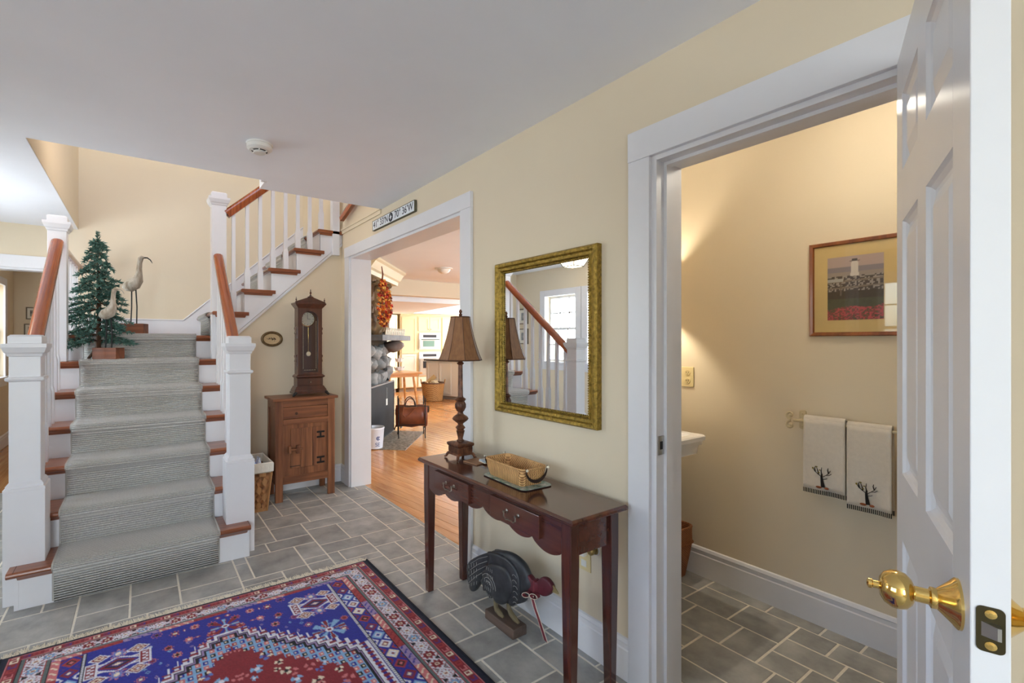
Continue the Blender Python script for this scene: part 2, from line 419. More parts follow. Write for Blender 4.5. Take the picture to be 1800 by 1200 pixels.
fl = struct(B(-1.8, TX, -3.0, YB, -.06, -.0016).build('floor', GROUT))
meshes = {}
def tile_mesh(w2, h2):
    key = (round(w2, 4), round(h2, 4))
    if key not in meshes:
        b2 = MB(); g = .0048; e = .0015
        xa, xb, ya, yb = -w2 / 2 + g, w2 / 2 - g, -h2 / 2 + g, h2 / 2 - g
        b2.rings([[(xa, ya, -.012), (xb, ya, -.012), (xb, yb, -.012), (xa, yb, -.012)], [(xa, ya, -.0012), (xb, ya, -.0012), (xb, yb, -.0012), (xa, yb, -.0012)],
                  [(xa + e, ya + e, 0), (xb - e, ya + e, 0), (xb - e, yb - e, 0), (xa + e, yb - e, 0)]])
        meshes[key] = b2.mesh('slate_tile', SLATE)
    return meshes[key]
rest = MB(); nt_ = 0
for a, b2, c2, d in pack(-25, 24, -73, 46, SEEDS, 3):
    xa, xb, ya, yb = X0T + a * U, X0T + b2 * U, Y0T + c2 * U, Y0T + d * U
    xa, xb, ya, yb = max(xa, -1.8), min(xb, TX), max(ya, -3.0), min(yb, YB)
    if xb - xa < .02 or yb - ya < .02: continue
    if xb > WX and (yb < 2.2 or ya > 4.2): xb = min(xb, WX)
    if xb - xa < .02: continue
    cx, cy = (xa + xb) / 2, (ya + yb) / 2
    seen = cy > 1.3 and cx > -.75 and cy < 4.5 and not (-.5 < cx < 1.05 and cy < 2.6) and not (-.55 < cx < .5 and cy > 3.2)
    if seen and nt_ < 290:
        o = link('slate_tile', tile_mesh(xb - xa, yb - ya), fl); o.location = (cx, cy, random.uniform(-.0004, .0006)); nt_ += 1
    else:
        g = .0045; rest.box(xa + g, xb - g, ya + g, yb - g, -.012, -.0005)
r_ = rest.build('slate_tiles', SLATE, fl); r_['kind'] = 'stuff'
fb_ = struct(B(WX, 2.68, -3.0, 1.8, -.06, -.0016).build('floor_bath', GROUT))
for a, b2, c2, d in pack(0, 15, -42, 25, [(10, 13, 12, 15)], 11):
    xa, xb, ya, yb = WX + .02 + a * U, WX + .02 + b2 * U, .05 + c2 * U, .05 + d * U
    xb = min(xb, 2.68); yb = min(yb, 1.8); ya = max(ya, -3.0)
    if ya < .33 or yb > 1.047: xa = max(xa, WB)
    if xb - xa < .02 or yb - ya < .02: continue
    o = link('slate_tile', tile_mesh(xb - xa, yb - ya), fb_); o.location = ((xa + xb) / 2, (ya + yb) / 2, random.uniform(-.0004, .0006))
# wide pine boards in the living room, laid at a slight angle to the hall wall
fw = struct(B(TX, 9.5, 2.1, 13.5, -.06, -.012).build('floor_living', GAP))
ang = R(9.5); dv = Vector((-math.sin(ang), math.cos(ang))); nv = Vector((math.cos(ang), math.sin(ang)))
def clip(poly, f):
    out = []
    for i in range(len(poly)):
        p, q = poly[i], poly[(i + 1) % len(poly)]; fp, fq = f(p), f(q)
        if fp >= 0: out.append(p)
        if (fp >= 0) != (fq >= 0): out.append(p + (q - p) * (fp / (fp - fq)))
    return out
O = Vector((TX, 3.2)); bw = .094; cnt = 0; extra = MB()
for row in range(-8, 88):
    s = -6 + random.random() * 2
    while s < 12:
        ln = random.uniform(2.0, 3.6)
        a = O + nv * (row * bw + .0018) + dv * (s + .001); b2 = O + nv * ((row + 1) * bw - .0018) + dv * (s + ln - .001)
        poly = [O + nv * (row * bw + .0018) + dv * (s + .001), O + nv * ((row + 1) * bw - .0018) + dv * (s + .001), O + nv * ((row + 1) * bw - .0018) + dv * (s + ln - .001), O + nv * (row * bw + .0018) + dv * (s + ln - .001)]
        for f in (lambda p: p.x - TX, lambda p: 9.4 - p.x, lambda p: p.y - 2.12, lambda p: 13.4 - p.y): poly = clip(poly, f) if poly else poly
        s += ln
        if len(poly) < 3: continue
        cx = sum(p.x for p in poly) / len(poly); cy = sum(p.y for p in poly) / len(poly)
        az = math.degrees(math.atan2(cx, cy))
        if cnt < 290 and 18 < az < 45 and cx < 7.5:
            mb = MB().prism([(p.x, p.y) for p in poly], 2, -.012, 0); mb.build('floor_board', OAKF, fw); cnt += 1
        else: extra.prism([(p.x, p.y) for p in poly], 2, -.012, -.0004)
e_ = extra.build('floor_boards', OAKF, fw); e_['kind'] = 'stuff'
# ================================================================== staircase
RS = .199; N1 = 3.095; RUN = .247
def NY(k): return N1 + RUN * (k - 1)
NU = [0, .483, .703, .922, 1.142, 1.362]           # nosing X of the upper flight
SX0, SX1 = -.545, .572                               # stair width
YF = 4.34                                            # face of the wall under the upper flight
stair = thing('staircase', 'white staircase with orange wood treads and handrails turning right at a landing', 'staircase', (0, 0, 0))
def nosed(x0, x1, y0, y1, zt, t=.03):
    """tread board with a rounded nosing along y0 and a cove strip under it"""
    p = [(y1, zt - t), (y0 + .012, zt - t), (y0 + .003, zt - t * .75), (y0, zt - t * .5), (y0 + .003, zt - t * .22), (y0 + .012, zt), (y1, zt)]
    return MB().prism(p, 0, x0, x1)
for k in range(1, 8):
    z = k * RS; y = NY(k); y1 = NY(k + 1) + .03 if k < 7 else YB
    x0, x1 = (SX0, SX1)
    if k == 1: b = nosed(-.56, .565, y, y1, z)
    elif k == 7: b = nosed(-.52, .5, y, y1, z)
    else: b = nosed(x0, x1, y, y1, z)
    t = b.build('tread', TREAD, stair, bevel=.002)
    if k < 7:  # end grain return strip
        for xe in ((x0 + .012, x1 - .012)): MB().prism([(y + .004, z - .001), (y1 - .02, z - .001), (y1 - .02, z + .0005), (y + .004, z + .0005)], 0, xe - .0012, xe + .0012).build('return_joint', GAP, t)
    B(x0 + .025, x1 - .025, y + .032, y + .05, z - RS, z - .029).build('riser', TRIM, stair)
    MB().prism([(y + .012, z - .03), (y + .032, z - .03), (y + .032, z - .05)], 0, x0 + .025, x1 - .025).build('cove_strip', TREAD, stair)
# closed stringers on both sides of the lower flight
for xa, xb in ((SX0 + .012, SX0 + .03), (SX1 - .03, SX1 - .012)):
    pts = [(NY(1) + .03, 0)]
    for k in range(1, 7): pts += [(NY(k) + .03, k * RS - .029), (NY(k + 1) + .03, k * RS - .029)]
    pts += [(NY(7) + .03, 7 * RS - .03), (YB, 7 * RS - .03), (YB, 0)]
    MB().prism(pts, 0, xa, xb).build('stringer', TRIM, stair)
# ---- newel posts
def newel(x, y, z0, zb, zr, zt, w=.125, wb=.165, base=True):
    n = bpy.data.objects.new('newel_post', None); COL.objects.link(n); n.parent = stair; n.location = (x, y, z0)
    H = zt - z0
    B(-w / 2, w / 2, -w / 2, w / 2, 0 if not base else zb - z0, H - .09).build('shaft', TRIM, n, bevel=.003)
    if base:
        B(-wb / 2, wb / 2, -wb / 2, wb / 2, 0, zb - z0 - .035).build('base', TRIM, n, bevel=.003)
        MB().lathe([(wb / 2, zb - z0 - .035), (wb / 2, zb - z0 - .022), (wb / 2 - .008, zb - z0 - .018), (wb / 2 - .008, zb - z0 - .006), (w / 2 + .002, zb - z0 + .008)], seg=4).build('base_moulding', TRIM, n)
    if zr: MB().lathe([(w / 2 - .001, zr - z0 - .016), (w / 2 + .012, zr - z0 - .008), (w / 2 + .014, zr - z0), (w / 2 + .012, zr - z0 + .007), (w / 2 - .001, zr - z0 + .01)], seg=4).build('ring', TRIM, n)
    c0 = H - .115
    MB().lathe([(w / 2 - .001, c0), (w / 2 + .006, c0 + .006), (w / 2 + .008, c0 + .016), (w / 2 + .016, c0 + .024), (w / 2 + .024, c0 + .045), (w / 2 + .026, c0 + .05), (w / 2 + .026, c0 + .068),
                (w / 2 + .004, c0 + .07), (w / 2 + .004, c0 + .105), (w / 2 - .006, c0 + .115), (0, c0 + .115)], seg=4).build('cap', TRIM, n)
    return n
NXL, NXR, NYB = -.505, .52, 3.275
newel(NXL, NYB, 0, .61, 1.148, 1.375); newel(NXR, NYB, 0, .61, 1.148, 1.375)
newel(-.512, 4.41, 6 * RS, 0, 0, 2.25, w=.108, base=False); newel(.543, 4.41, 6 * RS, 0, 0, 2.6, w=.112, base=False)
# ---- handrails
def rail(pts, name='handrail', rw=.037, rh=.031):
    prof = [(-1, -.35), (-.8, -1), (.8, -1), (1, -.35), (1, .25), (.8, .72), (.45, .95), (0, 1.03), (-.45, .95), (-.8, .72), (-1, .25)]
    P = [Vector(p) for p in pts]; rs = []
    for i, p in enumerate(P):
        t = (P[min(i + 1, len(P) - 1)] - P[max(i - 1, 0)]).normalized(); side = Vector((t.y, -t.x, 0)).normalized(); up = side.cross(t)
        if up.z < 0: up = -up
        rs.append([(p + side * (a * rw) + up * (b2 * rh))[:] for a, b2 in prof])
    return MB().rings(rs).build(name, RAIL, stair, smooth=50)
def RZ(y): return 2.045 - .805 * (4.35 - y)
for x, xt in ((NXL, -.51), (NXR, .535)): rail([(x, NYB + .055, RZ(NYB + .055)), (xt, 4.36, RZ(4.36))])
rail([(-.505, 4.46, 2.04), (-.505, YB - .004, 2.04)], rw=.03, rh=.03)
UZ = lambda x: 2.415 + .9066 * (x - .59)
rail([(.6, 4.375, UZ(.6)), (1.35, 4.375, UZ(1.35))], rw=.03, rh=.036)
rail([(WX - .05, 4.2, 2.49), (WX - .05, 3.62, 2.66)], name='wall_handrail', rw=.022, rh=.03)
# ---- balusters
def baluster(x, y, z0, z1, s=.034, blk=.22):
    b = MB()
    if blk: b.lathe([(s / 2 + .004, 0), (s / 2 + .004, blk), (s / 2 - .002, blk + .03), (s / 2 - .003, z1 - z0)], seg=4)
    else: b.box(-s / 2, s / 2, -s / 2, s / 2, 0, z1 - z0)
    o = b.build('baluster', TRIM, stair); o.location = (x, y, z0); return o
for x in (NXL - .003, NXR + .012):
    for k in range(2, 7):
        for dy in (.075, .195):
            y = NY(k) + dy
            if y < 3.39 or y > 4.33: continue
            baluster(x, y, k * RS, RZ(y) - .03)
for i in range(7): baluster(-.505, 4.57 + i * .15, (6 if i < 1 else 7) * RS, 2.01, s=.022, blk=0)
for i, x in enumerate((.655, .765, .872, .98, 1.09, 1.2, 1.31, 1.418)):
    k = max(j for j in range(1, 6) if NU[j] + .03 < x)
    z0 = (7 + k) * RS; z1 = min(UZ(x), 3.2); baluster(x, 4.375, z0, z1, blk=.16)
hn = B(1.505, 1.575, 4.30, 4.37, 2.16, 3.0).build('end_post', TRIM, stair, bevel=.003)
# ---- upper flight: treads with return nosings, risers, open stringer
for k in range(1, 6):
    z = (7 + k) * RS; x = NU[k]; x1 = x + .285 if k < 5 else WX - .004
    p = [(x1, z - .03), (x + .01, z - .03), (x + .002, z - .022), (x, z - .015), (x + .002, z - .007), (x + .01, z), (x1, z)]
    MB().prism(p, 1, YF - .04, YB - .02).build('tread', TREAD, stair, bevel=.002)
    MB().prism([(x + .022, z - .03), (x1 - .022, z - .03), (x1 - .03, z - .048), (x + .03, z - .048)], 1, YF - .026, YF - .012).build('cove_strip', TREAD, stair)
    B(x + .032, x + .05, YF - .012, YB - .02, z - RS, z - .029).build('riser', TRIM, stair)
pts = [(.515, 7 * RS - .2), (.515, 8 * RS - .029)]
for k in range(1, 6):
    xe = NU[k + 1] + .032 if k < 5 else WX - .002
    pts += [(xe, (7 + k) * RS - .029)]
    if k < 5: pts += [(xe, (8 + k) * RS - .029)]
SB = lambda x: 1.378 + .93 * (x - .63)              # lower edge of the stringer board
pts += [(WX - .002, SB(WX)), (.515, SB(.515))]
MB().prism(pts, 1, YF - .014, YF).build('stringer', TRIM, stair)
m = MB(); dx = .93 * .022
m.rings([[(.56, YF - .026, SB(.56) - .004), (.56, YF - .004, SB(.56) - .004), (.56, YF - .004, SB(.56) - .034), (.56, YF - .02, SB(.56) - .03)],
         [(WX - .002, YF - .026, SB(WX) - .004), (WX - .002, YF - .004, SB(WX) - .004), (WX - .002, YF - .004, SB(WX) - .034), (WX - .002, YF - .02, SB(WX) - .03)]])
m.build('stringer_moulding', TRIM, stair)
# skirt board along the wall behind landing and upper flight
SK = lambda x: 1.565 + .915 * (x - .36)
pts = [(-.5, 7 * RS), (-.5, 1.565), (.36, 1.565), (WX, SK(WX)), (WX, SK(WX) - .6), (.55, 7 * RS)]
MB().prism(pts, 1, YB - .014, YB).build('skirt_board', TRIM, stair)
MB().tube([(-.5, YB - .015, 1.562), (.36, YB - .015, 1.562), (WX, YB - .015, SK(WX) - .003)], .009, 6).build('skirt_cap', TRIM, stair)
struct(MB().prism([(.56, 0), (WX, 0), (WX, SB(WX)), (.56, SB(.56))], 1, YF, YF + .08).build('wall_under_stairs', WALL))

# ------------------------------------------------------------------ grey ribbed runner
def ribbed(name, ax):
    m = pmat(name, (196, 193, 188), .95, rgb2=(224, 221, 216), vscale=160, sheen=.3)
    nt = m.node_tree; p = nt.nodes['Principled BSDF']; L = nt.links.new
    tc = nt.nodes.new('ShaderNodeTexCoord'); dt = nt.nodes.new('ShaderNodeVectorMath'); dt.operation = 'DOT_PRODUCT'; dt.inputs[1].default_value = ax
    L(tc.outputs['Object'], dt.inputs[0])
    w2 = nt.nodes.new('ShaderNodeMath'); w2.operation = 'MULTIPLY'; w2.inputs[1].default_value = 2 * math.pi / .0125
    sn = nt.nodes.new('ShaderNodeMath'); sn.operation = 'SINE'; L(dt.outputs['Value'], w2.inputs[0]); L(w2.outputs[0], sn.inputs[0])
    bp = nt.nodes.new('ShaderNodeBump'); bp.inputs['Strength'].default_value = .9; bp.inputs['Distance'].default_value = .004
    L(sn.outputs[0], bp.inputs['Height']); L(bp.outputs[0], p.inputs['Normal'])
    old = p.inputs['Base Color'].links[0].from_socket
    mx = nt.nodes.new('ShaderNodeMix'); mx.data_type = 'RGBA'; mx.blend_type = 'MULTIPLY'; mx.inputs[0].default_value = 1
    mr = nt.nodes.new('ShaderNodeMapRange'); mr.inputs[1].default_value = -1; mr.inputs[3].default_value = .66; mr.inputs[4].default_value = 1.0
    L(sn.outputs[0], mr.inputs[0]); cx = nt.nodes.new('ShaderNodeCombineColor')
    for i in range(3): L(mr.outputs[0], cx.inputs[i])
    L(old, mx.inputs[6]); L(cx.outputs[0], mx.inputs[7]); L(mx.outputs[2], p.inputs['Base Color'])
    return m
WOOL = ribbed('runner_wool', (0, 1, 1)); WOOL2 = ribbed('runner_wool_upper', (1, 0, 1))
path = [(NY(1) + .03, .003)]
def arc(y, z):   # round the nosing
    out = []
    for i in range(7):
        a = R(-70 + i * 27); out.append((y + .004 - .004 + .016 - .02 * math.cos(a), z - .015 + .0175 * math.sin(a)))
    return out
for k in range(1, 8):
    y, z = NY(k), k * RS
    path += [(y + .029, z - .055), (y + .02, z - .04)] + arc(y, z) + [(y + .04, z + .003)]
    if k < 7: path += [(NY(k + 1) + .018, z + .003), (NY(k + 1) + .029, z + .014)]
path += [(YB - .2, 7 * RS + .003)]
def strip(path, a0, a1, axis, name, parent=None, m=None):
    b = MB(); n = 24; vs = []; fs = []
    for i in range(n + 1):
        a = a0 + (a1 - a0) * i / n
        for u, z in path: vs.append((a, u, z) if axis == 0 else (u, a, z))
    m_ = len(path)
    for i in range(n):
        for j in range(m_ - 1): fs.append((i * m_ + j, i * m_ + j + 1, (i + 1) * m_ + j + 1, (i + 1) * m_ + j))
    b.add(vs, fs); me = b.mesh(name, m or WOOL, smooth=60, recalc=False)
    o = link(name, me, parent); s = o.modifiers.new('thick', 'SOLIDIFY'); s.thickness = .011; s.offset = 1 if axis == 0 else 1
    return o
run = thing('stair_runner', 'grey ribbed wool runner down the centre of the lower stairs and landing', 'carpet', (0, 0, 0))
o = strip(path, -.378, .383, 0, 'carpet', run); o.modifiers['thick'].offset = -1
for xx in (-.381, .386):
    MB().tube([(xx, u - .004 * 0, z + .006) for u, z in path], .0065, 5).build('binding', pmat('binding', (176, 172, 166), .9), run)
path2 = [(NU[1] + .03, 7 * RS + .004)]
for k in range(1, 6):
    x, z = NU[k], (7 + k) * RS
    path2 += [(x + .029, z - .055), (x + .02, z - .04)] + arc(x, z) + [(x + .04, z + .003)]
    if k < 5: path2 += [(NU[k + 1] + .018, z + .003), (NU[k + 1] + .029, z + .014)]
path2 += [(WX - .02, 12 * RS + .003)]
run2 = thing('stair_runner', 'taupe runner on the upper flight, glimpsed behind its white balusters', 'carpet', (0, 0, 0))
o = strip(path2, 4.72, 5.4, 1, 'carpet', run2, WOOL2)
# ================================================================== rug
def make_rug():
    WR, LR, cs = 1.636, 2.45, .004
    nx, ny = int(WR / cs), int(LR / cs)
    x = (np.arange(nx + 1) * cs)[None, :].repeat(ny + 1, 0); y = (np.arange(ny + 1) * cs)[:, None].repeat(nx + 1, 1)   # y from the far end
    dx = np.minimum(x, WR - x); dy = np.minimum(y, LR - y)
    rng = np.random.RandomState(4)
    C = {k: np.array(lin(v)) for k, v in dict(navy=(20, 22, 42), red=(128, 34, 44), red2=(158, 52, 56), green=(92, 104, 104), white=(214, 214, 226), blue=(34, 40, 142), lilac=(150, 128, 172),
         sky=(128, 168, 208), pink=(196, 112, 116), black=(16, 14, 22), purple=(78, 44, 120), cream=(226, 212, 190), lblue=(92, 118, 190)).items()}
    col = np.zeros((ny + 1, nx + 1, 3)); col[:] = C['blue']
    def paint(mask, c): col[mask] = C[c]
    # running coordinate along each border + across it
    side = dx < dy * 1.0
    def band(d0x, d1x, d0y, d1y):
        """mask, across 0..1, along coordinate of a rectangular ring"""
        inx = (dx >= d0x) & (dy >= d0y); out = ~((dx >= d1x) & (dy >= d1y)); m = inx & out
        onside = (dx < d1x) & ~((dy < d1y) & ((dy - d0y) / (d1y - d0y) < (dx - d0x) / (d1x - d0x)))
        ac = np.where(onside, (dx - d0x) / (d1x - d0x), (dy - d0y) / (d1y - d0y)); al = np.where(onside, y, x)
        return m, ac, al
    m, ac, al = band(0, .027, 0, .016); paint(m, 'navy')
    # red guard with little hooked figures
    m, ac, al = band(.027, .072, .016, .05); paint(m, 'red'); ph = (al / .034) % 1; cell = (al / .034).astype(int) % 4
    fig = m & (np.abs(ac - .5) < .32) & (np.abs(ph - .5) < .34); hole = fig & (np.abs(ac - .5) < .15) & (np.abs(ph - .42) < .2)
    for q, cc in enumerate(('pink', 'cream', 'purple', 'red2')): paint(fig & (cell == q), cc)
    paint(hole, 'red'); paint(m & ((ac < .06) | (ac > .94)), 'pink')
    m, ac, al = band(.072, .086, .05, .058); paint(m, 'green'); paint(m & ((ac < .2)), 'black')
    # white main border with star rosettes
    m, ac, al = band(.086, .162, .058, .112); paint(m, 'white'); P = .066; ph = ((al / P) % 1 - .5) * 2; q = (al / P).astype(int) % 5; v = (ac - .5) * 2
    rr = np.sqrt(ph ** 2 + v ** 2); an = np.arctan2(v, ph); star = .62 + .14 * np.cos(8 * an)
    paint(m & (np.abs(ph) + np.abs(v) > 1.25) & (np.abs(ph) + np.abs(v) < 1.45), 'red')
    paint(m & (np.abs(np.abs(ph) - .86) < .1) & (np.abs(v) > .35) & (np.abs(v) < .8), 'black')
    paint(m & (rr < star + .09), 'red2')
    for qq, cc in enumerate(('red', 'white', 'sky', 'white', 'red')): paint(m & (rr < star) & (q == qq), cc)
    paint(m & (rr < star) & (rr > .38) & (np.cos(8 * an) < -.55), 'black'); paint(m & (rr < .26), 'cream'); paint(m & (rr < .14), 'red')
    paint(m & ((ac < .05) | (ac > .95)), 'red2')
    m, ac, al = band(.162, .177, .112, .122); paint(m, 'green'); paint(m & (ac > .8), 'black')
    # lilac / red guard with S figures
    m, ac, al = band(.177, .212, .122, .148); sec = (al / .14).astype(int) % 3
    for q, cc in enumerate(('lilac', 'pink', 'red2')): paint(m & (sec == q), cc)
    ph = (al / .036) % 1; s1 = m & (np.abs(ph - .5 - .22 * np.sin((ac - .5) * 6)) < .13) & (np.abs(ac - .5) < .36)
    for q, cc in enumerate(('blue', 'cream', 'red')): paint(s1 & (sec == q), cc)
    paint(m & (ac > .93), 'black')
    # lattice of diamonds down the two long sides
    inn = (dy > .148)
    m = inn & (dx >= .212) & (dx < .283); u = (dx - .212) / .071; al = y
    paint(m, 'blue'); P = .075
    for off in (0, .5):
        ph = ((al / P + off) % 1 - .5) * 2; v = (u - .5) * 2; q = ((al / P + off).astype(int) * 2 + int(off * 2)) % 5; dd = np.abs(ph) * .95 + np.abs(v) * .9
        if off == 0:
            for qq, (c1, c2, c3) in enumerate((('white', 'red', 'cream'), ('red', 'purple', 'cream'), ('cream', 'white', 'red'), ('sky', 'white', 'blue'), ('red2', 'black', 'pink'))):
                paint(m & (dd < .82) & (q == qq), c1); paint(m & (dd < .5) & (q == qq), c2); paint(m & (dd < .24) & (q == qq), c3)
        else:
            for qq, c1 in enumerate(('red', 'white', 'purple', 'red2', 'white')):
                paint(m & (np.abs(v) > .42) & (np.abs(ph) * .9 + (1 - np.abs(v)) < .62) & (q == qq), c1)
            paint(m & (np.abs(v) > .7) & (np.abs(ph) < .25), 'blue')
    m = inn & (dx >= .283) & (dx < .299); paint(m, 'black'); paint(m & ((al / .012 % 1) < .5) & (np.abs(dx - .291) < .005), 'white')
    fld = inn & (dx >= .299)
    # field motifs: scattered small figures on blue
    X = x - WR / 2; Y = y
    def star8(cx, cy, r, c1, c2):
        for sx in (-1, 1):
            d = np.hypot(X - sx * cx, Y - cy); a = np.arctan2(Y - cy, X - sx * cx); mm = fld & (d < r)
            pet = np.abs(np.cos(4 * a)); paint(mm & (pet > .45) & (d > r * .2) & (np.cos(8 * a + .01) > -.2), c1)
            paint(mm & (np.cos(2 * a) ** 2 > .93) & (d > r * .25), c2); paint(mm & (d < r * .24), 'white'); paint(mm & (d < r * .12), 'red')
    def diamond(cx, cy, rx, ry, cs_):
        for sx in (-1, 1):
            d = np.abs(X - sx * cx) / rx + np.abs(Y - cy) / ry
            for i, cc in enumerate(cs_): paint(fld & (d < 1 - i / len(cs_)), cc)
    def rose(cx, cy, r, c1, c2):
        for sx in (-1, 1):
            d = np.hypot(X - sx * cx, Y - cy); a = np.arctan2(Y - cy, X - sx * cx); k = r * (.78 + .22 * np.cos(8 * a))
            paint(fld & (d < k), 'pink'); paint(fld & (d < k * .82), c1); paint(fld & (d < r * .34), c2); paint(fld & (d > r * .45) & (d < k * .8) & (np.cos(8 * a) < -.3), 'cream')
    def boxm(cx, cy, w2, h2, c1, c2):
        for sx in (-1, 1):
            a = np.abs(X - sx * cx); b2 = np.abs(Y - cy); paint(fld & (a < w2) & (b2 < h2), 'white'); paint(fld & (a < w2 - .007) & (b2 < h2 - .007), c1)
            paint(fld & (a < w2 - .012) & (b2 < h2 - .012) & (((X * 90).astype(int) + (Y * 90).astype(int)) % 2 == 0), c2)
    pts = [(.05, .21), (.12, .19), (.2, .2), (.27, .17), (.06, .29), (.15, .28), (.23, .3), (.29, .36), (.46, .58), (.38, .52), (.49, .5), (.33, .46), (.2, .37), (.1, .36)]
    for i, (px, py) in enumerate(pts):
        rose(px, py, .022, ('red2', 'pink', 'red', 'purple')[i % 4], ('black', 'red', 'cream')[i % 3])
    for i in range(160):
        px, py = rng.uniform(0, .5), rng.uniform(.17, LR - .2)
        diamond(px, py, rng.uniform(.005, .014), rng.uniform(.005, .012), [('red2', 'white'), ('lilac', 'blue'), ('red', 'pink'), ('sky', 'blue'), ('white', 'red')][i % 5])
    star8(.0, .26, .062, 'red', 'sky'); star8(.4, .55, .078, 'sky', 'red'); star8(.44, .44, .0, 'sky', 'red')
    boxm(.41, .3, .105, .03, 'red', 'blue'); diamond(.41, .3, .1, .055, ('white', 'blue', 'red', 'navy', 'purple', 'cream'))
    for sy in (-1, 1):
        rose(.41, .3 + sy * .075, .034, 'lblue', 'cream'); diamond(.34, .3 + sy * .075, .045, .034, ('white', 'red', 'cream', 'red', 'white')); diamond(.475, .3 + sy * .075, .04, .03, ('white', 'red', 'cream', 'red'))
    boxm(.5, .3, .025, .05, 'red', 'white'); boxm(.315, .3, .022, .05, 'red', 'white')
    # stepped medallion
    stp = .034
    yy = np.minimum(Y, LR - Y); hw = np.floor((yy - .315) / stp) * stp * 1.02 + .055
    hw = np.where(yy < .345, np.where(yy > .315, .055, -1), hw); hw = np.minimum(hw, .48)
    aX = np.abs(X); med = fld & (aX < hw)
    hwp = lambda o: np.minimum(np.where(yy - o < .345, np.where(yy - o > .315, .055, -1), np.floor((yy - o - .315) / stp) * stp * 1.02 + .055), .48)
    paint(fld & (aX < hw + .045) & ~med & ((aX * 60).astype(int) % 2 == 0) & (hw > .03), 'white'); paint(fld & (aX < hw + .03) & ~med & ((yy * 75).astype(int) % 2 == 0) & (hw > .03), 'red')
    paint(med, 'white'); i1 = fld & (aX < hwp(.010) - .010); paint(i1, 'navy'); i1 = fld & (aX < hwp(.016) - .014); paint(i1, 'lilac'); i1 = fld & (aX < hwp(.022) - .019); paint(i1, 'black')
    i2 = fld & (aX < hwp(.032) - .03); paint(i2, 'sky'); ck = ((aX / .03).astype(int) + (yy / .034).astype(int)); 
    i3 = i2 & (np.abs(aX / .03 % 1 - .5) < .36) & (np.abs(yy / .034 % 1 - .5) < .36)
    for q, cc in enumerate(('red2', 'blue', 'pink', 'black')): paint(i3 & (ck % 4 == q), cc)
    paint(i2 & (np.abs(aX / .03 % 1 - .5) < .13) & (np.abs(yy / .034 % 1 - .5) < .13), 'cream')
    ctr = fld & (aX < hwp(.085) - .085); paint(ctr, 'red')
    for i in range(130):
        px, py = rng.uniform(0, .36), rng.uniform(.4, LR - .4); k = i % 4; r = rng.uniform(.014, .027)
        d = np.hypot(aX - px, (Y - py)); a = np.arctan2(Y - py, aX - px); mm = ctr & (d < r)
        paint(mm & (d > r * .3) & (np.cos(3 * a + i) > -.2), ('lblue', 'cream', 'pink', 'sky')[k]); paint(mm & (d < r * .4), ('purple', 'black', 'red', 'white')[k])
    # abrash: slight wool shade variation
    col *= (1 + .10 * rng.randn(ny + 1, nx + 1))[..., None].clip(.7, 1.3)
    for _ in range(1): col[1:-1] = .7 * col[1:-1] + .15 * (col[:-2] + col[2:])
    col = np.concatenate([col, np.ones(col.shape[:2] + (1,))], 2).clip(0, 1)
    hgt = .007 + .0006 * rng.rand(ny + 1, nx + 1) + .0015 * np.sin(x * 3.1 + y * 2.3)
    co = np.stack([x, -y, hgt], 2).reshape(-1, 3)
    idx = np.arange((nx + 1) * (ny + 1)).reshape(ny + 1, nx + 1)
    fs = np.stack([idx[:-1, :-1], idx[1:, :-1], idx[1:, 1:], idx[:-1, 1:]], -1).reshape(-1, 4)
    me = bpy.data.meshes.new('pile'); me.vertices.add(len(co)); me.vertices.foreach_set('co', co.ravel()); me.loops.add(fs.size); me.loops.foreach_set('vertex_index', fs.ravel().astype(np.int32))
    me.polygons.add(len(fs)); me.polygons.foreach_set('loop_start', np.arange(0, fs.size, 4, dtype=np.int32)); me.update(calc_edges=True)
    at = me.color_attributes.new('knots', 'FLOAT_COLOR', 'POINT'); at.data.foreach_set('color', col.reshape(-1).astype(np.float32))
    mt = bpy.data.materials.new('rug_wool'); mt.use_nodes = True; nt = mt.node_tree; p = nt.nodes['Principled BSDF']; p.inputs['Roughness'].default_value = .95; p.inputs['Sheen Weight'].default_value = .15; p.inputs['Specular IOR Level'].default_value = .1
    a = nt.nodes.new('ShaderNodeAttribute'); a.attribute_name = 'knots'; nt.links.new(a.outputs['Color'], p.inputs['Base Color']); me.materials.append(mt)
    rug = thing('area_rug', 'blue and red patterned oriental rug with cream fringe on the slate floor', 'rug', (-.493, 2.665, .0015))
    link('pile', me, rug)
    B(0, WR, -LR, 0, 0, .0045).build('backing', pmat('rug_back', (60, 40, 60), .95), rug)
    B(-.007, .003, -LR, 0, 0, .0095).build('selvedge', pmat('rug_edge', (18, 20, 36), .95), rug); B(WR - .003, WR + .007, -LR, 0, 0, .0095).build('selvedge', pmat('rug_edge', (18, 20, 36), .95), rug)
    fr = MB(); rr = random.Random(5)
    for i in range(820):
        xx = rr.uniform(0, WR); l = rr.uniform(.03, .058); sk = rr.gauss(0, .012); h = rr.uniform(.002, .006)
        fr.tube([(xx, -.004, .005), (xx + sk * .4, l * .5, h), (xx + sk, l, .002)], [.0022, .002, .001], 4)
    f = fr.build('fringe', pmat('fringe', (228, 220, 202), .95), rug); f['kind'] = 'stuff'
make_rug()

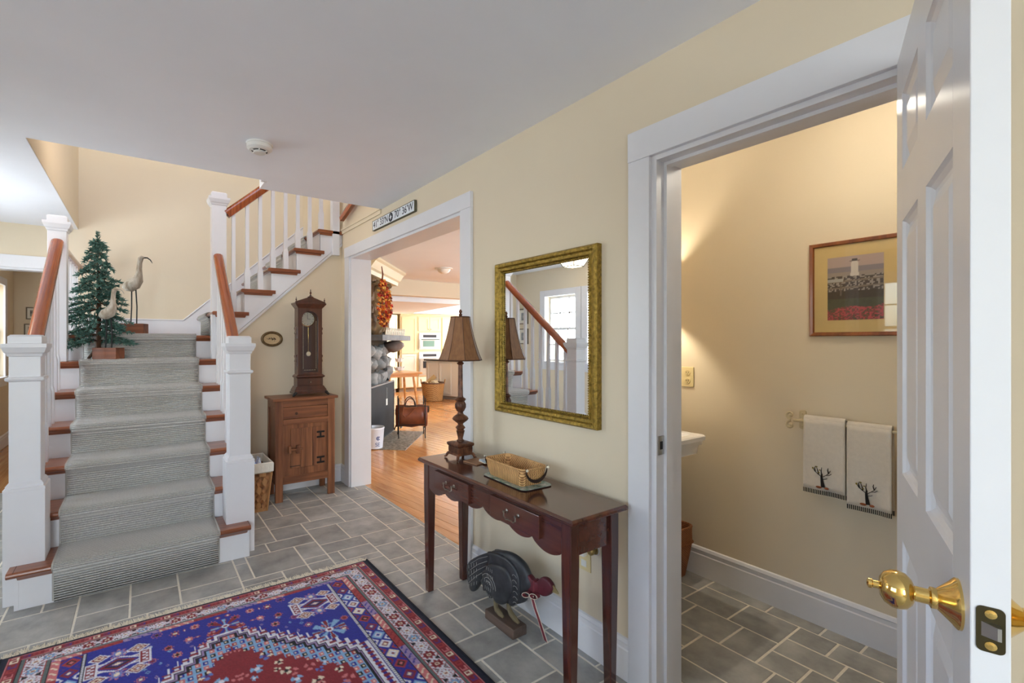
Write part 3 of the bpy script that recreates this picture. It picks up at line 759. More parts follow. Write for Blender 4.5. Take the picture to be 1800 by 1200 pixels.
# ================================================================== mirror
GILT = pmat('gilt', (122, 100, 40), .38, .75, rgb2=(182, 150, 70), vscale=60, bump=.5, bscale=120)
mi = thing('wall_mirror', 'rectangular mirror in a mottled gold frame above the console table', 'mirror', (WX, 1.62, 1.36))
hy, hz = .335, .39; fw_ = .048
def frame_rings(hy, hz, w_, d, m, parent, name='frame', prof=None):
    """picture frame facing -X: mitred profile (inset, depth) swept round a rectangle"""
    prof = prof or [(0, 0), (0, d * .75), (.15, d), (.4, d * .92), (.55, d * .7), (.8, d * .62), (.88, d * .8), (1, d * .5), (1, .2 * d)]
    b = MB(); corners = [(-1, -1), (1, -1), (1, 1), (-1, 1)]
    rs = []
    for sy, sz in corners: rs.append([(-dd, sy * (hy - i * w_), sz * (hz - i * w_)) for i, dd in prof])
    b.rings(rs, closed=True); return b.build(name, m, parent)
frame_rings(hy, hz, fw_, .038, GILT, mi)
bd = MB()
for s in (-1, 1):
    for i in range(56): bd.ico((-.021, -hy + fw_ + .004 + (2 * hy - 2 * fw_ - .008) * i / 55, s * (hz - fw_ - .002)), (.0045, .0045, .0045), 1)
    for i in range(64): bd.ico((-.021, s * (hy - fw_ - .002), -hz + fw_ + .004 + (2 * hz - 2 * fw_ - .008) * i / 63), (.0045, .0045, .0045), 1)
bd.build('beading', GILT, mi)
B(-.012, -.009, -hy + .03, hy - .03, -hz + .03, hz - .03).build('glass', pmat('mirror_silver', (240, 242, 242), .0, 1), mi)
B(-.008, 0, -hy + .02, hy - .02, -hz + .02, hz - .02).build('backing', BLACK, mi)

# ================================================================== coordinate sign
sg = thing('wall_sign', 'white wooden sign with latitude and longitude above the wide opening', 'sign', (WX, 3.215, 2.29))
B(-.02, 0, -.352, .352, -.037, .037).build('board', pmat('sign_white', (226, 230, 236), .6, var=.06, vscale=20), sg, bevel=.003)
SGB = pmat('sign_edge', (96, 92, 74), .7)
for a in ((-.0205, -.0005, -.356, -.352, -.04, .04), (-.0205, -.0005, .352, .356, -.04, .04), (-.0205, -.0005, -.352, .352, -.041, -.037), (-.0205, -.0005, -.352, .352, .037, .04)): B(*a).build('edge', SGB, sg)
INK = pmat('sign_ink', (30, 34, 48), .7)
for txt, yc in (("41\u00b0 33\u2019N", .2), ("70\u00b0 36\u2019W", -.19)):
    me = text_mesh(txt, .074, .0006); me.materials.append(INK)
    me.transform(Matrix.Rotation(R(90), 4, 'X')); me.transform(Matrix.Rotation(R(-90), 4, 'Z')); me.transform(Matrix.Translation((-.0204, yc, 0)))
    link('lettering', me, sg)
rose = MB().lathe([(.034, 0), (.034, .0012)], (-.0215, .015, 0), 24, axis=0)
ro = rose.build('compass_rose', INK, sg)
st = MB()
for i in range(16):
    a = math.pi * i / 8; r = .03 if i % 4 == 0 else (.022 if i % 2 == 0 else .009); st.v.append((-.0222, .015 + r * math.sin(a), r * math.cos(a)))
st.v.append((-.0222, .015, 0))
for i in range(16): st.f.append((16, i, (i + 1) % 16)); st.m.append(0)
st.build('compass_star', pmat('sign_white', (226, 230, 236)), ro)

# ================================================================== smoke detector
sd = thing('smoke_detector', 'round white smoke detector on the grey ceiling', 'smoke detector', (.527, 2.66, CZ))
MB().lathe([(.068, 0), (.068, -.008), (.065, -.01)], seg=40).build('base', PLASTIC, sd, smooth=30)
MB().lathe([(.064, -.009), (.064, -.028), (.052, -.038), (.04, -.04)], seg=40).build('body', PLASTIC, sd, smooth=30)
MB().lathe([(.041, -.038), (.041, -.0402), (.03, -.041)], seg=40).build('vent', BLACK, sd)
MB().lathe([(.031, -.039), (.031, -.05), (.028, -.052), (0, -.052)], seg=32).build('cap', PLASTIC, sd, smooth=30)
for i in range(6):
    a = i * math.pi / 3 + .3; b = B(.03, .043, -.003, .003, -.046, -.038).xform(Matrix.Rotation(a, 4, 'Z')); b.build('vent_rib', PLASTIC, sd)

# ================================================================== console table
CT = thing('console_table', 'dark cherry console table with two drawers and scalloped apron below the mirror', 'table', (1.405, 1.668, 0))
hx, hyl, zt = .156, .545, .713
tb = MB(); prof = [(-.008, zt - .024), (0, zt - .018), (0, zt - .008), (-.006, zt)]
tb.rings([[(-(hx + o), -(hyl + o), z), (hx + o, -(hyl + o), z), (hx + o, hyl + o, z), (-(hx + o), hyl + o, z)] for o, z in prof]); tb.build('top', CHERRY, CT, bevel=.0015)
lx, ly, lw = hx - .045, hyl - .05, .046
for sx in (-1, 1):
    for sy in (-1, 1):
        l = MB(); r0, r1 = lw / 2, lw / 2 * .72
        l.rings([[(sx * lx + a * r, sy * ly + b2 * r, z) for a, b2 in ((-1, -1), (1, -1), (1, 1), (-1, 1))] for z, r in ((0, r1), (zt - .19, r0), (zt - .024, r0))])
        lo = l.build('leg', CHERRYZ, CT, bevel=.003)
# scalloped front apron (facing the hall), plain ends and back
def scallop(y0, y1, n, zb, zt_):
    pts = [(y1, zt_), (y0, zt_)]; 
    for i in range(n * 12 + 1):
        t = i / (n * 12); y = y0 + (y1 - y0) * t; env = .118 + .0 * t
        a = abs(math.sin(math.pi * n * t)); e = abs(t - .5) * 2
        low = zb + .028 * (1 - a ** .7) + .016 * math.cos(2 * math.pi * (t - .5)) * 1.0 - (.035 if e > .96 else 0) * 0
        pts.append((y, low))
    return pts
fx = -lx - lw / 2 + .004
MB().prism(scallop(-ly + lw / 2 - .002, ly - lw / 2 + .002, 6, zt - .155, zt - .024), 0, fx, fx + .018).build('apron', CHERRY, CT)
for sy in (-1, 1): B(-lx + lw / 2 - .002, lx - lw / 2 + .002, sy * (ly + lw / 2 - .02) - .008, sy * (ly + lw / 2 - .02) + .008, zt - .15, zt - .024).build('end_apron', CHERRY, CT)
B(lx, lx + .016, -ly + lw / 2 - .002, ly - lw / 2 + .002, zt - .13, zt - .024).build('back_apron', CHERRY, CT)
for dy in (-.22, .24):
    dw = .15
    d = B(fx - .016, fx + .004, dy - dw, dy + dw, zt - .128, zt - .036).build('drawer', CHERRY, CT, bevel=.003)
    bl = MB()
    for s in (-1, 1):
        bl.lathe([(.008, 0), (.009, -.003), (.004, -.006), (.004, -.018), (.006, -.02)], (fx - .016, dy + s * .035, zt - .072), 10, axis=0)
    bl.build('drawer_post', PEWTER, d, smooth=True)
    MB().tube([(fx - .032, dy + .035, zt - .072), (fx - .034, dy + .036, zt - .09), (fx - .034, dy + .022, zt - .099), (fx - .034, dy + .01, zt - .096), (fx - .034, dy - .01, zt - .096), (fx - .034, dy - .022, zt - .099), (fx - .034, dy - .036, zt - .09), (fx - .032, dy - .035, zt - .072)], .0028, 6).build('bail_pull', PEWTER, d, smooth=True)
# ================================================================== buffet lamp
BRZ = pmat('lamp_bronze', (70, 42, 30), .38, .35, rgb2=(128, 82, 58), vscale=30, bump=.2, bscale=60)
lp = thing('table_lamp', 'bronze candlestick lamp with brown bell shade on the far end of the console', 'lamp', (1.435, 2.075, .7135))
bs = MB(); bs.lathe([(.052, .022), (.052, .03), (.046, .034), (.046, .064), (.05, .068), (.053, .074), (.053, .082), (.046, .086), (.03, .09)], seg=4); bs.build('base', BRZ, lp)
for i in range(4):
    a = i * math.pi / 2 + math.pi / 4; q = Vector((math.cos(a), math.sin(a), 0))
    MB().tube([q * .06 + Vector((0, 0, .028)), q * .072 + Vector((0, 0, .02)), q * .078 + Vector((0, 0, .008)), q * .088 + Vector((0, 0, .005))], [.008, .008, .007, .005], 6).build('foot', BRZ, lp, smooth=True)
for i in range(4):
    for j in range(6):
        yq = -.04 + j * .016
        B(-.0475, -.0455, yq, yq + .006, .037, .062).xform(Matrix.Shear('YZ', 4, (0, 0)) @ Matrix.Rotation(i * math.pi / 2, 4, 'Z')).build('carved_slash', BRZ, lp)
MB().lathe([(.02, .088), (.02, .096), (.014, .1), (.013, .105), (.018, .125), (.022, .142), (.024, .146), (.018, .15), (.02, .156), (.027, .162), (.022, .17), (.014, .178), (.016, .186), (.04, .204), (.044, .212), (.038, .222), (.017, .236), (.014, .246), (.019, .256), (.026, .268), (.028, .282), (.024, .296), (.019, .304),
            (.026, .308), (.03, .316), (.024, .322), (.016, .326), (.0135, .335), (.0125, .43), (.012, .5), (.018, .506), (.02, .51), (.012, .516), (.014, .524), (.022, .536), (.025, .545), (.017, .552), (.013, .556), (.012, .6), (.012, .68)], seg=24).build('column', BRZ, lp, smooth=35)
rb = MB()
for i in range(14):
    a = i * 2 * math.pi / 14; q = (math.cos(a), math.sin(a)); rb.tube([(q[0] * .017, q[1] * .017, .252), (q[0] * .027, q[1] * .027, .272), (q[0] * .0275, q[1] * .0275, .288), (q[0] * .019, q[1] * .019, .304)], .0028, 5)
rb.build('fluting', BRZ, lp, smooth=True)
SHD = pmat('lamp_shade_silk', (128, 84, 48), .55, rgb2=(150, 102, 60), vscale=80, sheen=.3, stretch=(1, 1, .2))
sh = MB(); n8 = 8; zs = [(.052, .758), (.057, .73), (.065, .69), (.076, .645), (.09, .60), (.104, .56), (.118, .527)]
rs = []
for r, z in zs: rs.append([(r * math.cos(2 * math.pi * (k + .5) / n8), r * math.sin(2 * math.pi * (k + .5) / n8), z) for k in range(n8)])
sh.rings(rs, cap=False); so = sh.build('shade', SHD, lp); s_ = so.modifiers.new('thick', 'SOLIDIFY'); s_.thickness = .0025
SEAM = pmat('shade_piping', (84, 50, 32), .6)
for k in range(n8): MB().tube([(r * 1.004 * math.cos(2 * math.pi * (k + .5) / n8), r * 1.004 * math.sin(2 * math.pi * (k + .5) / n8), z) for r, z in zs], .0017, 5).build('piping', SEAM, so)
for r, z in (zs[0], zs[-1]): MB().tube([(r * 1.004 * math.cos(2 * math.pi * (k + .5) / n8), r * 1.004 * math.sin(2 * math.pi * (k + .5) / n8), z) for k in range(n8)], .0032, 5, closed=True).build('piping', SEAM, so)
sp_ = MB(); sp_.tube([(0, 0, .68), (0, 0, .765)], .003, 6)
for k in range(3): sp_.tube([(0, 0, .75), (.052 * math.cos(k * 2.09), .052 * math.sin(k * 2.09), .755)], .0015, 5)
sp_.build('harp', BRZ, lp)
MB().lathe([(.004, .76), (.009, .766), (.01, .772), (.005, .778), (.008, .783), (.0095, .788), (.006, .796), (.002, .8), (0, .8)], seg=12).build('finial', BRZ, lp, smooth=True)

# ================================================================== small things on the console
cz = .7135
ck = thing('photo_coaster', 'flat brown photo coaster on the console beside the lamp', 'coaster', (1.455, 1.955, cz), R(8))
B(-.05, .05, -.05, .05, 0, .006).build('slab', pmat('coaster_cork', (150, 108, 76), .5), ck, bevel=.001)
cb = thing('glass_coaster', 'small pale blue glass coaster lying next to the basket', 'coaster', (1.487, 1.906, cz + .0065), R(-6))
B(-.032, .032, -.03, .03, 0, .012).build('block', pmat('coaster_blue', (150, 172, 190), .15, coat=.6, rgb2=(206, 214, 218), vscale=30), cb, bevel=.002)
B(-.033, .033, -.031, .031, .0, .004).build('rim', pmat('coaster_cream', (226, 214, 190), .5), cb)
tr = thing('tray_mat', 'thin tray with rounded corners and green floral print under the woven basket', 'tray', (1.415, 1.602, cz), R(-2))
def rrect(hx_, hy_, r, z, n=6):
    out = []
    for cx, cy, a0 in ((hx_ - r, hy_ - r, 0), (-hx_ + r, hy_ - r, 90), (-hx_ + r, -hy_ + r, 180), (hx_ - r, -hy_ + r, 270)):
        for i in range(n + 1): a = R(a0 + 90 * i / n); out.append((cx + r * math.cos(a), cy + r * math.sin(a), z))
    return out
MB().rings([rrect(.085, .15, .03, 0), rrect(.087, .152, .03, .004)]).build('base', BLACK, tr)
MB().rings([rrect(.087, .152, .03, .004), rrect(.084, .149, .028, .0055)]).build('print', pmat('tray_print', (178, 184, 176), .2, rgb2=(58, 112, 104), vscale=28, coat=.4), tr)
# woven basket
def weave(name, c1, c2, sx=160, sz=160, rough=.6):
    m = bpy.data.materials.new(name); m.use_nodes = True; nt = m.node_tree; p = nt.nodes['Principled BSDF']; p.inputs['Roughness'].default_value = rough; L = nt.links.new
    tc = nt.nodes.new('ShaderNodeTexCoord'); sp = nt.nodes.new('ShaderNodeSeparateXYZ'); L(tc.outputs['Object'], sp.inputs[0])
    ad = nt.nodes.new('ShaderNodeMath'); L(sp.outputs['X'], ad.inputs[0]); L(sp.outputs['Y'], ad.inputs[1])
    def sn(src, k):
        a = nt.nodes.new('ShaderNodeMath'); a.operation = 'MULTIPLY'; a.inputs[1].default_value = k; b2 = nt.nodes.new('ShaderNodeMath'); b2.operation = 'SINE'; L(src, a.inputs[0]); L(a.outputs[0], b2.inputs[0]); return b2.outputs[0]
    mu = nt.nodes.new('ShaderNodeMath'); mu.operation = 'MULTIPLY'; L(sn(ad.outputs[0], sx * 6.28), mu.inputs[0]); L(sn(sp.outputs['Z'], sz * 6.28), mu.inputs[1])
    nz = nt.nodes.new('ShaderNodeTexNoise'); nz.inputs['Scale'].default_value = 25; L(tc.outputs['Object'], nz.inputs['Vector'])
    mr = nt.nodes.new('ShaderNodeMapRange'); mr.inputs[1].default_value = -1; L(mu.outputs[0], mr.inputs[0])
    av = nt.nodes.new('ShaderNodeMath'); av.operation = 'MULTIPLY_ADD'; av.inputs[1].default_value = .6; L(mr.outputs[0], av.inputs[0])
    n2 = nt.nodes.new('ShaderNodeMath'); n2.operation = 'MULTIPLY'; n2.inputs[1].default_value = .5; L(nz.outputs['Fac'], n2.inputs[0]); L(n2.outputs[0], av.inputs[2])
    rp = nt.nodes.new('ShaderNodeValToRGB'); L(av.outputs[0], rp.inputs[0]); rp.color_ramp.elements[0].color = (*lin(c1), 1); rp.color_ramp.elements[1].color = (*lin(c2), 1); rp.color_ramp.elements[0].position = .2; rp.color_ramp.elements[1].position = .75
    L(rp.outputs[0], p.inputs['Base Color']); bp = nt.nodes.new('ShaderNodeBump'); bp.inputs['Strength'].default_value = .8; bp.inputs['Distance'].default_value = .003; L(mu.outputs[0], bp.inputs['Height']); L(bp.outputs[0], p.inputs['Normal']); return m
CANE = weave('cane_weave', (138, 84, 40), (234, 184, 122), 84, 46)
wb = thing('woven_basket', 'oblong honey cane basket with dark leather handles on the console tray', 'basket', (1.415, 1.612, cz + .0056), R(-2))
b = MB(); rs = [rrect(.058, .118, .02, 0), rrect(.06, .12, .022, .002), rrect(.07, .132, .026, .04), rrect(.074, .138, .028, .072), rrect(.068, .132, .026, .072), rrect(.063, .126, .024, .04), rrect(.054, .114, .02, .006)]
b.rings(rs); b.build('body', CANE, wb, smooth=40)
MB().tube([(p[0], p[1], .074) for p in rrect(.072, .136, .028, 0)], .0055, 6, closed=True).build('rim', CANE, wb, smooth=True)
LEA = pmat('dark_leather', (44, 28, 22), .45)
for sy in (-1, 1):
    pts = [Vector((-.06 * math.cos(t), 0, -.055 * math.sin(t))) for t in [math.pi * i / 12 for i in range(13)]]
    h = MB(); rs = []
    for q in pts:
        c_ = Vector((q.x, sy * (.145 + .002), .078 + q.z)); rs.append([c_ + Vector((0, -.002, .007)), c_ + Vector((0, .002, .007)), c_ + Vector((0, .002, -.007)), c_ + Vector((0, -.002, -.007))])
    rs = [[(p.x, p.y, p.z) for p in r] for r in rs]
    ho = h.rings(rs).build('handle', LEA, wb)
    for sx in (-1, 1): MB().lathe([(.005, 0), (.006, .004), (.003, .008)], (sx * .058, sy * .148 + (0 if sy > 0 else -.008), .077), 10, axis=1).build('knob', pmat('bone', (232, 222, 200), .4), ho)

# ================================================================== folk-art turkey
BLK = pmat('turkey_black', (38, 40, 44), .45, rgb2=(58, 60, 64), vscale=14)
tk = thing('turkey_figure', 'carved black wooden turkey with red ribbon standing under the console table', 'figurine', (1.432, 1.70, 0), R(90))
# local x runs along the bird (head at -x, tail at +x), y is thickness
def blob(pts, t, name, m, par, ins=(.82, .95)):
    """flat carved shape with rounded faces: outline lofted to inset outlines"""
    c0 = (sum(p[0] for p in pts) / len(pts), sum(p[1] for p in pts) / len(pts)); rs = []
    for f, d in ((ins[0], -t), (ins[1], -t * .8), (1, -t * .3), (1, t * .3), (ins[1], t * .8), (ins[0], t)):
        rs.append([(c0[0] + (p[0] - c0[0]) * f, d, c0[1] + (p[1] - c0[1]) * f) for p in pts])
    return MB().rings(rs).build(name, m, par, smooth=50)
def smooth_poly(p, n=4):
    out = []; N = len(p)
    for i in range(N):
        a, b2, c3, d = p[i - 1], p[i], p[(i + 1) % N], p[(i + 2) % N]
        for k in range(n):
            t = k / n; out.append(tuple(.5 * (2 * b2[j] + (c3[j] - a[j]) * t + (2 * a[j] - 5 * b2[j] + 4 * c3[j] - d[j]) * t * t + (3 * b2[j] - a[j] - 3 * c3[j] + d[j]) * t ** 3) for j in (0, 1)))
    return out
blob(smooth_poly([(.101, .311), (.021, .346), (-.064, .362), (-.135, .347), (-.173, .31), (-.195, .273), (-.155, .227), (-.143, .181), (-.08, .139), (-.031, .118), (.056, .106), (.12, .101), (.135, .125), (.13, .18), (.12, .25)]), .021, 'body', BLK, tk)
blob(smooth_poly([(.085, .312), (.187, .262), (.288, .185), (.297, .12), (.275, .053), (.235, .058), (.19, .115), (.13, .19), (.1, .25)]), .013, 'tail', BLK, tk, (.9, .97))
CH = pmat('turkey_line', (150, 150, 146), .7)
for sy in (-1, 1):
    wg = blob(smooth_poly([(.092, .257), (.021, .291), (-.047, .296), (-.085, .251), (-.08, .185), (-.031, .124), (.02, .105), (.045, .12), (.075, .103), (.1, .125), (.125, .12), (.13, .145), (.145, .16), (.128, .185), (.135, .205), (.115, .225)]), .016, 'wing', BLK, tk, (.8, .94)); wg.location = (0, sy * .026, 0)
    rf = blob(smooth_poly([(.101, .316), (.003, .338), (-.08, .33), (-.122, .29), (-.13, .227), (-.107, .163), (-.064, .132), (-.08, .21), (-.075, .262), (-.031, .296), (.056, .292)]), .01, 'ruff', BLK, tk, (.88, .97)); rf.location = (0, sy * .022, 0)
    k = 0
    for i in range(5):
        for j in range(4):
            xx, zz = .075 - j * .013 + (.035 if i > 1 else .01) - .004 * i, .255 - i * .032
            MB().tube([(xx, sy * .0425, zz), (xx + .001, sy * .0428, zz - .016)], .0013, 4).build('carved_line', CH, wg).location = (0, -sy * .026, 0)
    for i in range(3):
        MB().tube([(.075 - (.022 + i * .017) * math.cos(t), sy * .0424, .165 + (.022 + i * .017) * math.sin(t)) for t in [k_ * math.pi / 10 for k_ in range(9)]], .0012, 4).build('carved_line', CH, wg).location = (0, -sy * .026, 0)
    for i in range(6):
        MB().tube([(-.108 + .014 * math.cos(t) + (i > 3) * .006, sy * .0325, .16 + i * .024 + .009 * math.sin(t)) for t in [k_ * math.pi / 6 for k_ in range(7)]], .0011, 4).build('carved_line', CH, rf).location = (0, -sy * .022, 0)
    tl = bpy.data.objects['tail']
    for i in range(4): MB().tube([(.115 + i * .005, sy * .0135, .285 - i * .025), (.19 + i * .006, sy * .0138, .245 - i * .032), (.262 + i * .004, sy * .0132, .19 - i * .034)], .0011, 4).build('carved_line', CH, tl)
    for i in range(4):
        for j in range(4): MB().tube([(.275 - j * .022 - i * .001, sy * .0137, .178 + j * .014 - i * .032), (.274 - j * .022, sy * .0137, .162 + j * .014 - i * .032)], .0014, 4).build('carved_line', CH, tl)
BURG = pmat('turkey_red', (104, 40, 52), .5, rgb2=(86, 30, 40), vscale=20)
blob(smooth_poly([(-.16, .25), (-.165, .31), (-.2, .3), (-.235, .3), (-.235, .255), (-.2, .235)]), .014, 'neck', BURG, tk)
blob(smooth_poly([(-.222, .262), (-.225, .305), (-.25, .335), (-.285, .34), (-.314, .318), (-.3, .285), (-.262, .258)]), .013, 'head', BURG, tk)
MB().rings([[(-.296, -.007, .334), (-.296, .007, .334), (-.3, .007, .296), (-.3, -.007, .296)], [(-.34, -.002, .305), (-.34, .002, .305), (-.34, .002, .3), (-.34, -.002, .3)]]).build('beak', pmat('turkey_tan', (150, 132, 88), .6), tk, bevel=.002)
RIB = pmat('ribbon', (112, 44, 54), .6); RIBW = pmat('ribbon_edge', (222, 208, 190), .6)
B(-.212, -.2, -.017, .017, .232, .305).build('ribbon_band', RIB, tk, bevel=.003)
bow = bpy.data.objects.new('ribbon_bow', None); COL.objects.link(bow); bow.parent = tk; bow.location = (-.205, .021, .245)
def ribbon(pts, w2, name):
    P = [Vector(p) for p in pts]; b1 = MB(); rs = []
    for p in P: rs.append([(p.x - w2, p.y - .001, p.z), (p.x + w2, p.y - .001, p.z + .004), (p.x + w2, p.y + .001, p.z + .004), (p.x - w2, p.y + .001, p.z)])
    b1.rings(rs).build(name, RIB, bow)
    for s in (-1, 1): MB().tube([(p.x + s * w2, p.y, p.z + (.004 if s > 0 else 0)) for p in P], .0016, 4).build('edge', RIBW, bow)
ribbon([(0, .004, 0), (-.03, .012, -.04), (-.055, .01, -.085), (-.095, .012, -.15)], .011, 'ribbon_tail')
for s, dz in ((1, -.018), (-1, .012)):
    f_ = MB(); rs = []
    for k in range(13):
        t = math.pi * 2 * k / 12; cxx, czz = s * .024 - s * .024 * math.cos(t), dz * (1 - math.cos(t)) / 2 + .011 * math.sin(t); rs.append([(cxx, -.002, czz), (cxx, .016, czz), (cxx, .016, czz + .0015), (cxx, -.002, czz + .0015)])
    f_.rings(rs).build('bow_loop', RIB, bow)
    MB().tube([(s * .024 - s * .024 * math.cos(math.pi * 2 * k / 12), .016, dz * (1 - math.cos(math.pi * 2 * k / 12)) / 2 + .011 * math.sin(math.pi * 2 * k / 12)) for k in range(12)], .0014, 4, closed=True).build('edge', RIBW, bow)
OLV = pmat('turkey_leg', (112, 100, 74), .6)
for pts, y_ in (([(.047, .12), (.047, .075), (.04, .062), (.012, .053), (-.01, .049)], .018), ([(-.014, .135), (-.016, .085), (-.03, .068), (-.06, .056), (-.085, .05)], -.01)):
    MB().tube([(x_, y_, z) for x_, z in pts], [.012, .011, .013, .012, .006], 8, ry=[.011, .01, .012, .013, .007]).build('leg', OLV, tk, smooth=True)
B(-.108, .1, -.04, .045, 0, .046).build('base', wood('turkey_base', (62, 50, 44), (100, 82, 72), 0, .6, 6, 0), tk, bevel=.006)
# ================================================================== outlet + plug under the table
ou = thing('wall_outlet', 'ivory wall outlet plate low on the wall behind the console leg', 'outlet', (WX, 1.375, .405))
B(-.005, 0, -.036, .036, -.057, .057).build('plate', ALMOND, ou, bevel=.002)
B(-.03, -.005, -.02, .02, .012, .045).build('plug_adapter', PLASTIC, ou, bevel=.003); B(-.0065, -.004, -.014, .014, -.04, -.012).build('socket', PLASTIC, ou)
kn = thing('pipe_valve', 'small brass valve stub on the wall above the low outlet', 'valve', (WX, 1.318, .457))
MB().lathe([(.02, 0), (.02, -.004), (.012, -.006), (.012, -.02), (.017, -.022), (.017, -.034), (.01, -.04)], axis=0, seg=14).build('body', pmat('old_brass', (170, 150, 96), .35, .8), kn, smooth=30)
MB().lathe([(.024, 0), (.024, -.003), (.014, -.005)], axis=0, seg=16).build('escutcheon', PLASTIC, kn)
kh = thing('key_ring', 'metal scissor handles hanging against the wall under the table apron', 'scissors', (WX - .006, 1.55, .50))
for s in (-1, 1): MB().tube([(-.004, s * .02 + .017 * math.cos(t), .009 * math.sin(t)) for t in [2 * math.pi * k / 14 for k in range(14)]], .003, 6, closed=True).build('loop', PEWTER, kh)
MB().tube([(-.004, -.006, 0), (0, 0, .03)], .003, 6).build('blade', PEWTER, kh)

# ================================================================== pine cupboard + clock + oval picture
cb = thing('pine_cupboard', 'small rustic pine cupboard with drawer and latched door under the stairs', 'cabinet', (1.172, 4.015, 0))
hw, dp, Hc = .253, .29, .865
B(-hw - .025, hw + .025, -.02, dp + .012, Hc - .022, Hc).build('top', PINEX, cb, bevel=.004)
for sx in (-1, 1):
    B(sx * hw - (.062 if sx > 0 else 0), sx * hw + (0 if sx > 0 else .062), 0, .03, 0, Hc - .022).build('post', PINE, cb, bevel=.003)
    B(sx * hw - (.05 if sx > 0 else 0), sx * hw + (0 if sx > 0 else .05), dp - .03, dp, 0, Hc - .022).build('post', PINE, cb, bevel=.003)
    xs = (hw - .02) * sx; B(xs - .006, xs + .006, .03, dp - .03, .17, Hc - .022).build('side_panel', PINE, cb)
    B(sx * hw - (.02 if sx > 0 else 0), sx * hw + (0 if sx > 0 else .02), .03, dp - .03, Hc - .09, Hc - .022).build('side_rail', PINEX, cb)
    B(sx * hw - (.02 if sx > 0 else 0), sx * hw + (0 if sx > 0 else .02), .03, dp - .03, .15, .21).build('side_rail', PINEX, cb)
inx = hw - .062
B(-inx, inx, .0, .03, Hc - .075, Hc - .022).build('rail', PINEX, cb, bevel=.002)
dr = B(-inx + .002, inx - .002, .006, .03, Hc - .175, Hc - .078).build('drawer', PINEX, cb, bevel=.002)
MB().lathe([(.012, .004), (.013, .0075)], (-.08, 0, Hc - .135), 12, axis=1).build('knot', pmat('knot', (50, 28, 18), .5), dr)
B(-inx, inx, -.002, .03, Hc - .225, Hc - .177).build('rail', PINEX, cb, bevel=.002)
B(-inx, inx, .0, .03, .145, .21).build('rail', PINEX, cb, bevel=.002)
B(-inx, inx, .010, .022, .21, Hc - .225).build('face_panel', PINE, cb)
B(-inx, inx, .2, .21, .15, Hc - .05).build('back_panel', PINE, cb)
dw0, dw1, dz0, dz1 = -.125, .13, .27, .605
dd = bpy.data.objects.new('door', None); COL.objects.link(dd); dd.parent = cb
for a, b2 in ((dw0, -.045), (-.043, .055), (.057, dw1)): B(a, b2, .0005, .012, dz0, dz1).build('board', PINE, dd, bevel=.003)
for z in (.315, .535):
    B(.118, .132, -.003, .001, z - .03, z + .03).build('hinge', IRON, dd)
    for s in (-1, 1): B(.092, .16, -.0025, .001, z + s * .022 - .008, z + s * .022 + .008).build('hinge', IRON, dd)
MB().tube([(-.15, -.012, .43), (-.03, -.012, .43)], .009, 8).build('latch_bar', PINEX, dd, smooth=True)
B(-.085, -.055, -.024, .002, .395, .465).build('latch_block', PINE, dd, bevel=.004); B(-.15, -.128, -.02, .01, .4, .462).build('latch_keeper', PINE, cb, bevel=.004)
B(-.135, -.05, .0002, .0012, .285, .292).build('dark_streak', pmat('knot', (50, 28, 18), .5), dd)
# clock
ck = thing('mantel_clock', 'tall carved walnut pendulum clock standing on the pine cupboard', 'clock', (1.237, 4.17, Hc + .0005))
def cbx(*a, name='case', m=WALNUT, bev=.002, par=None): return B(*a).build(name, m, par or ck, bevel=bev)
b = MB(); b.rings([[(-w_, -d_, z), (w_, -d_, z), (w_, .06, z), (-w_, .06, z)] for w_, d_, z in ((.148, .085, .02), (.148, .085, .034), (.14, .078, .04), (.138, .076, .052), (.128, .068, .066), (.122, .062, .078), (.118, .06, .082))]); b.build('plinth', WALNUT, ck)
for sx in (-1, 1): MB().tube([(sx * .118, -.07, .03), (sx * .138, -.082, .026), (sx * .148, -.088, .012), (sx * .158, -.092, .004)], [.012, .013, .011, .008], 8).build('claw_foot', IRON, ck, smooth=True)
cbx(-.113, .113, -.058, .055, .08, .155, name='drawer_box'); d_ = cbx(-.1, .1, -.062, -.057, .09, .147, name='drawer_front'); MB().lathe([(.003, 0), (.007, -.006), (.006, -.01)], (0, -.062, .118), 10, axis=1).build('knob', PEWTER, d_)
b = MB(); b.rings([[(-w_, -d_, z), (w_, -d_, z), (w_, .055, z), (-w_, .055, z)] for w_, d_, z in ((.115, .06, .155), (.126, .072, .163), (.126, .072, .17), (.118, .064, .178), (.106, .054, .186))]); b.build('waist_moulding', WALNUT, ck)
# case: back, sides, and front frame round an arched glazed door
cbx(-.106, .106, .04, .055, .18, .77, name='back', m=pmat('clock_velvet', (66, 28, 26), .7))
cbx(-.106, -.094, -.05, .045, .18, .77, name='side'); cbx(.094, .106, -.05, .045, .18, .77, name='side')
fr = MB(); hole = [(-.072, .205), (.072, .205), (.072, .67)] + [(.072 * math.cos(t), .67 + .072 * math.sin(t)) for t in [math.pi * k / 14 for k in range(1, 14)]] + [(-.072, .67)]
outer = []
for hx_, hz_ in hole:   # matching point on the outer rectangle
    outer.append((max(-.106, min(.106, hx_ * 1.4722 * (1 if abs(hx_) > .0719 or hz_ < .3 else 1.35))), .18 if hz_ < .3 else (hz_ if hz_ <= .67 else .77)))
rs = []
n_ = len(hole); vs = [(x_, -.054, z) for x_, z in outer] + [(x_, -.054, z) for x_, z in hole] + [(x_, -.044, z) for x_, z in hole] + [(x_, -.044, z) for x_, z in outer]
fs = []
for i in range(n_):
    j = (i + 1) % n_
    for r_ in range(4): fs.append((r_ * n_ + i, r_ * n_ + j, ((r_ + 1) % 4) * n_ + j, ((r_ + 1) % 4) * n_ + i))
fr.add(vs, fs); fr.build('door_frame', WALNUT, ck)
GOLDL = pmat('clock_gilding', (214, 200, 170), .5)
g = MB()
